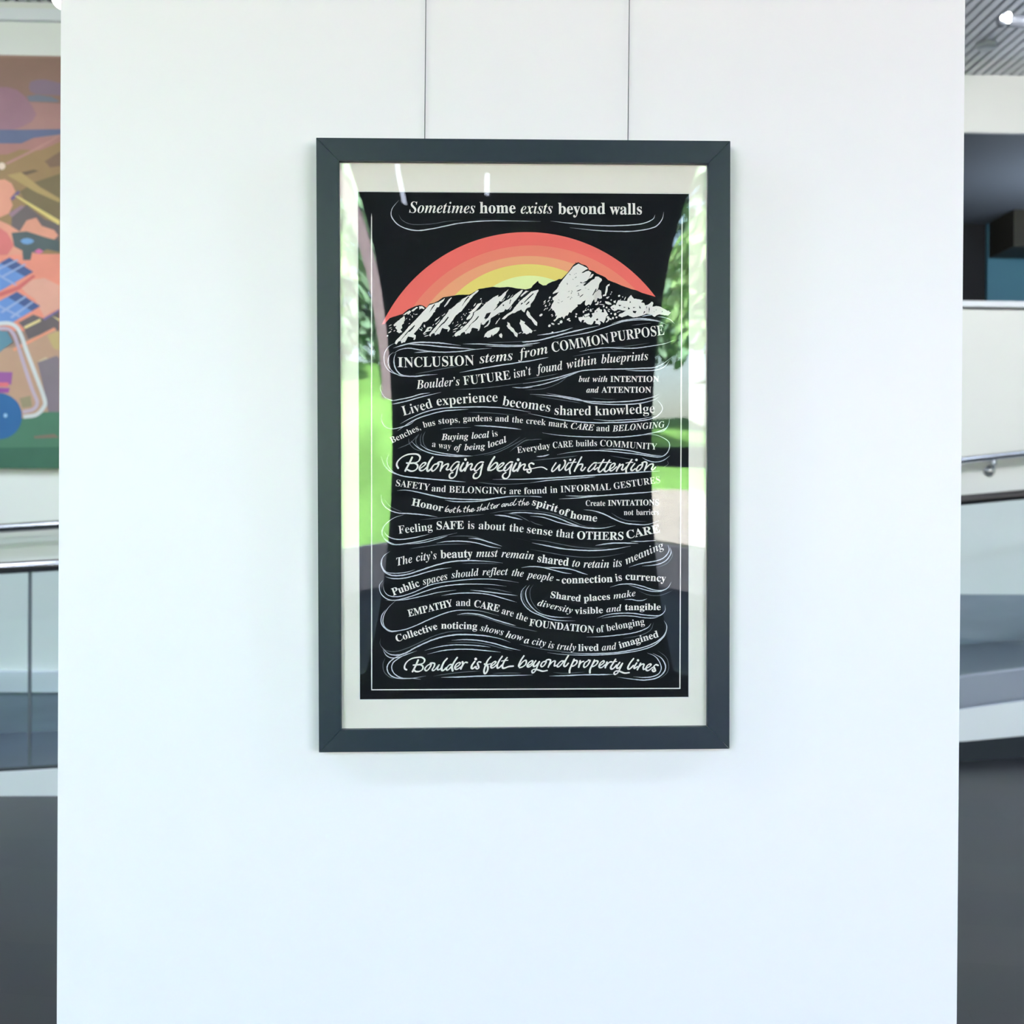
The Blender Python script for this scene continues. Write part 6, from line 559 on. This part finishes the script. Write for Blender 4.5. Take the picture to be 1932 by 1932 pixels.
# ---------------------------------------------------------------- things behind the camera, seen only in the glazing
for i, (x, z, w, h) in enumerate(((-.47, 3.30, .26, .34), (-.12, 3.24, .24, .36), (.20, 3.26, .20, .26), (.55, 3.28, .30, .36), (.98, 3.25, .24, .30))):
    t = thing('small_framed_picture', (x, YW+.001, z), 'small dark framed picture high on the pier behind the viewer', 'picture', 'pictures on the pier')
    bm = boxes((-w/2, -w/2+.03, 0, .03, -h/2, h/2), (w/2-.03, w/2, 0, .03, -h/2, h/2), (-w/2+.03, w/2-.03, 0, .03, -h/2, -h/2+.03), (-w/2+.03, w/2-.03, 0, .03, h/2-.03, h/2)); obj('frame', bm, M['charcoal'], t)
    obj('artwork', boxes((-w/2+.03, w/2-.03, 0, .012, -h/2+.03, h/2-.03)), M['black'], t)

for x, z0, z1 in ((-.455, 3.32, 3.60), (.092, 3.47, 3.62)):
    t = thing('pendant_light', (x, -5.42, ZC), 'slim lit tube lamp hanging before the pier behind the viewer', 'lamp', 'tube lamps before the pier')
    bm = bmesh.new(); tube(bm, [(0, 0, z0-ZC), (.012, 0, z1-ZC)], .014, 12); obj('lit_tube', bm, M['tube'], t)
    bm = bmesh.new(); tube(bm, [(.012, 0, z1-ZC), (.012, 0, 0)], .003, 6); obj('stem', bm, M['lampbody'], t)

# ---------------------------------------------------------------- outdoors beyond the windows
structure('patio', boxes((-40, 40, -14.0, YW-.3, -.25, -.02)), M['patio'])
structure('retaining_kerb', boxes((-40, 40, -14.35, -14.0, -.02, .56)), M['kerb'])
def lawn_z(y): return .54+(-14.2-y)*.237 if y > -31 else .54+16.8*.237+(-31-y)*.03
def meadow_z(y): return .54+(-14.2-y)*.106
def bank(x0, x1, wob, lawn_z=lawn_z):
    bm = bmesh.new(); nx_ = max(2, int((x1-x0)/1.5)); xs_ = [x0+(x1-x0)*i/nx_ for i in range(nx_+1)]; ys_ = [-14.2-1.4*i for i in range(22)]
    G = [[bm.verts.new((x, y, lawn_z(y)+wob*math.sin(x*1.3+y*.7)*(0 if j == 0 else 1))) for x in xs_] for j, y in enumerate(ys_)]
    for j in range(len(ys_)-1):
        for i in range(len(xs_)-1): bm.faces.new((G[j][i], G[j+1][i], G[j+1][i+1], G[j][i+1]))
    bmesh.ops.recalc_face_normals(bm, faces=bm.faces); return bm
structure('lawn', bank(-6.6, -1.0, .05), M['grass']); structure('lawn_right', bank(2.5, 10.6, .05, meadow_z), M['grass'])
structure('bounce_ground', bank(-40, -6.6, 0), M['bounce_ground']); structure('bounce_ground_center', bank(-1.0, 2.5, 0), M['bounce_ground']); structure('bounce_ground_right', bank(10.6, 40, 0), M['bounce_ground'])  # unseen ground added for bounced light, tinted pink against the lawn's green
bm = bmesh.new(); pts = []
for i in range(25):
    x = 2.52+i*.335; pts.append(x)
A_ = [bm.verts.new((x, -14.22, .60)) for x in pts]; B_ = [bm.verts.new((x, -20.3-.9*math.sin(x*.8)-.4*math.sin(x*2.7), meadow_z(-20.3-.9*math.sin(x*.8)-.4*math.sin(x*2.7))+.12)) for x in pts]
for i in range(24): bm.faces.new((A_[i], A_[i+1], B_[i+1], B_[i]))
bmesh.ops.recalc_face_normals(bm, faces=bm.faces)
structure('mulch_bed', bm, M['gravel'])
def leaves(bm, r, lobes, n, s0=.16, s1=.34):
    for _ in range(n):
        lx, ly, lz, lr = r.choice(lobes); d_ = Vector((r.gauss(0, 1), r.gauss(0, 1), r.gauss(0, 1))).normalized()*lr*r.uniform(.5, 1)
        p = Vector((lx, ly, lz))+d_; a_ = Vector((r.gauss(0, 1), r.gauss(0, 1), r.gauss(0, .6)-.6)).normalized(); b_ = a_.cross(Vector((r.gauss(0, 1), r.gauss(0, 1), r.gauss(0, 1)))).normalized()
        L = r.uniform(s0, s1); w = L*.45
        bm.faces.new([bm.verts.new(p+a_*L), bm.verts.new(p+b_*w), bm.verts.new(p-a_*L), bm.verts.new(p-b_*w)])
def crown(seed, n=3400):
    r = random.Random(seed); bm = bmesh.new()
    leaves(bm, r, [(r.uniform(-1.3, 1.3), r.uniform(-1.3, 1.3), r.uniform(2.9, 7.6), r.uniform(.8, 1.3)) for _ in range(20)], n)
    return bm
def trunk(seed):
    r = random.Random(seed); bm = bmesh.new(); x, y = r.uniform(-.2, .2), r.uniform(-.2, .2)
    tube(bm, [(0, 0, -1.0), (x*.3, y*.3, 1.5), (x, y, 3.5), (x*1.5, y*1.4, 6)], [.22, .17, .14, .06], 10)
    for k in range(4):
        a_ = k*PI/2+r.uniform(-.4, .4); tube(bm, [(x*.7, y*.7, 2.8+k*.3), (x+math.cos(a_)*.8, y+math.sin(a_)*.8, 4.2+k*.3), (x+math.cos(a_)*1.4, y+math.sin(a_)*1.4, 5.4+k*.3)], [.08, .06, .03], 8)
    return bm
for k, (x, y, side) in enumerate(((-5.3, -24.0, 'left'), (7.3, -25.2, 'right'))):
    t = thing('tree', (x, y, lawn_z(y) if x < 0 else meadow_z(y)+.6), 'leafy green tree on the lawn outside the %s window' % side, 'tree', 'trees on the lawn')
    obj('crown', crown(k+3), M['leaf'], t); obj('trunk', trunk(k+11), M['bark'], t)
for side, sg in (('left', -1), ('right', 1)):
    r = random.Random(5+sg); bm = bmesh.new(); lobes = []
    for k in range(32):
        x = (-9.5+8*(k+r.random())/32) if sg < 0 else (4.5+9*(k+r.random())/32)
        y = r.uniform(-36.5, -33); z = lawn_z(y) if sg < 0 else meadow_z(y)+2.4
        for q in range(4): lobes.append((x+r.uniform(-.8, .8), y+r.uniform(-.5, .5), z+r.uniform(.5, 6.5), r.uniform(.7, 1.5)))
    leaves(bm, r, lobes, 4300, .22, .46)
    tag(obj('woodland', bm, M['leaf2']), 'dense green woodland edge at the top of the lawn outside the %s window' % side, 'woodland', kind='stuff')
bm = boxes((-.16, .16, -.16, .16, -.2, 7.2), (-.2, .2, -.2, .2, 7.2, 7.35), (-.2, .2, -.2, .2, -.2, .3)); o = obj('brick_pillar', bm, M['brick']); o.location = (-3.03, -25.8, lawn_z(-25.8))
tag(o, 'tall pinkish brick pillar on the lawn outside the left window', 'pillar')
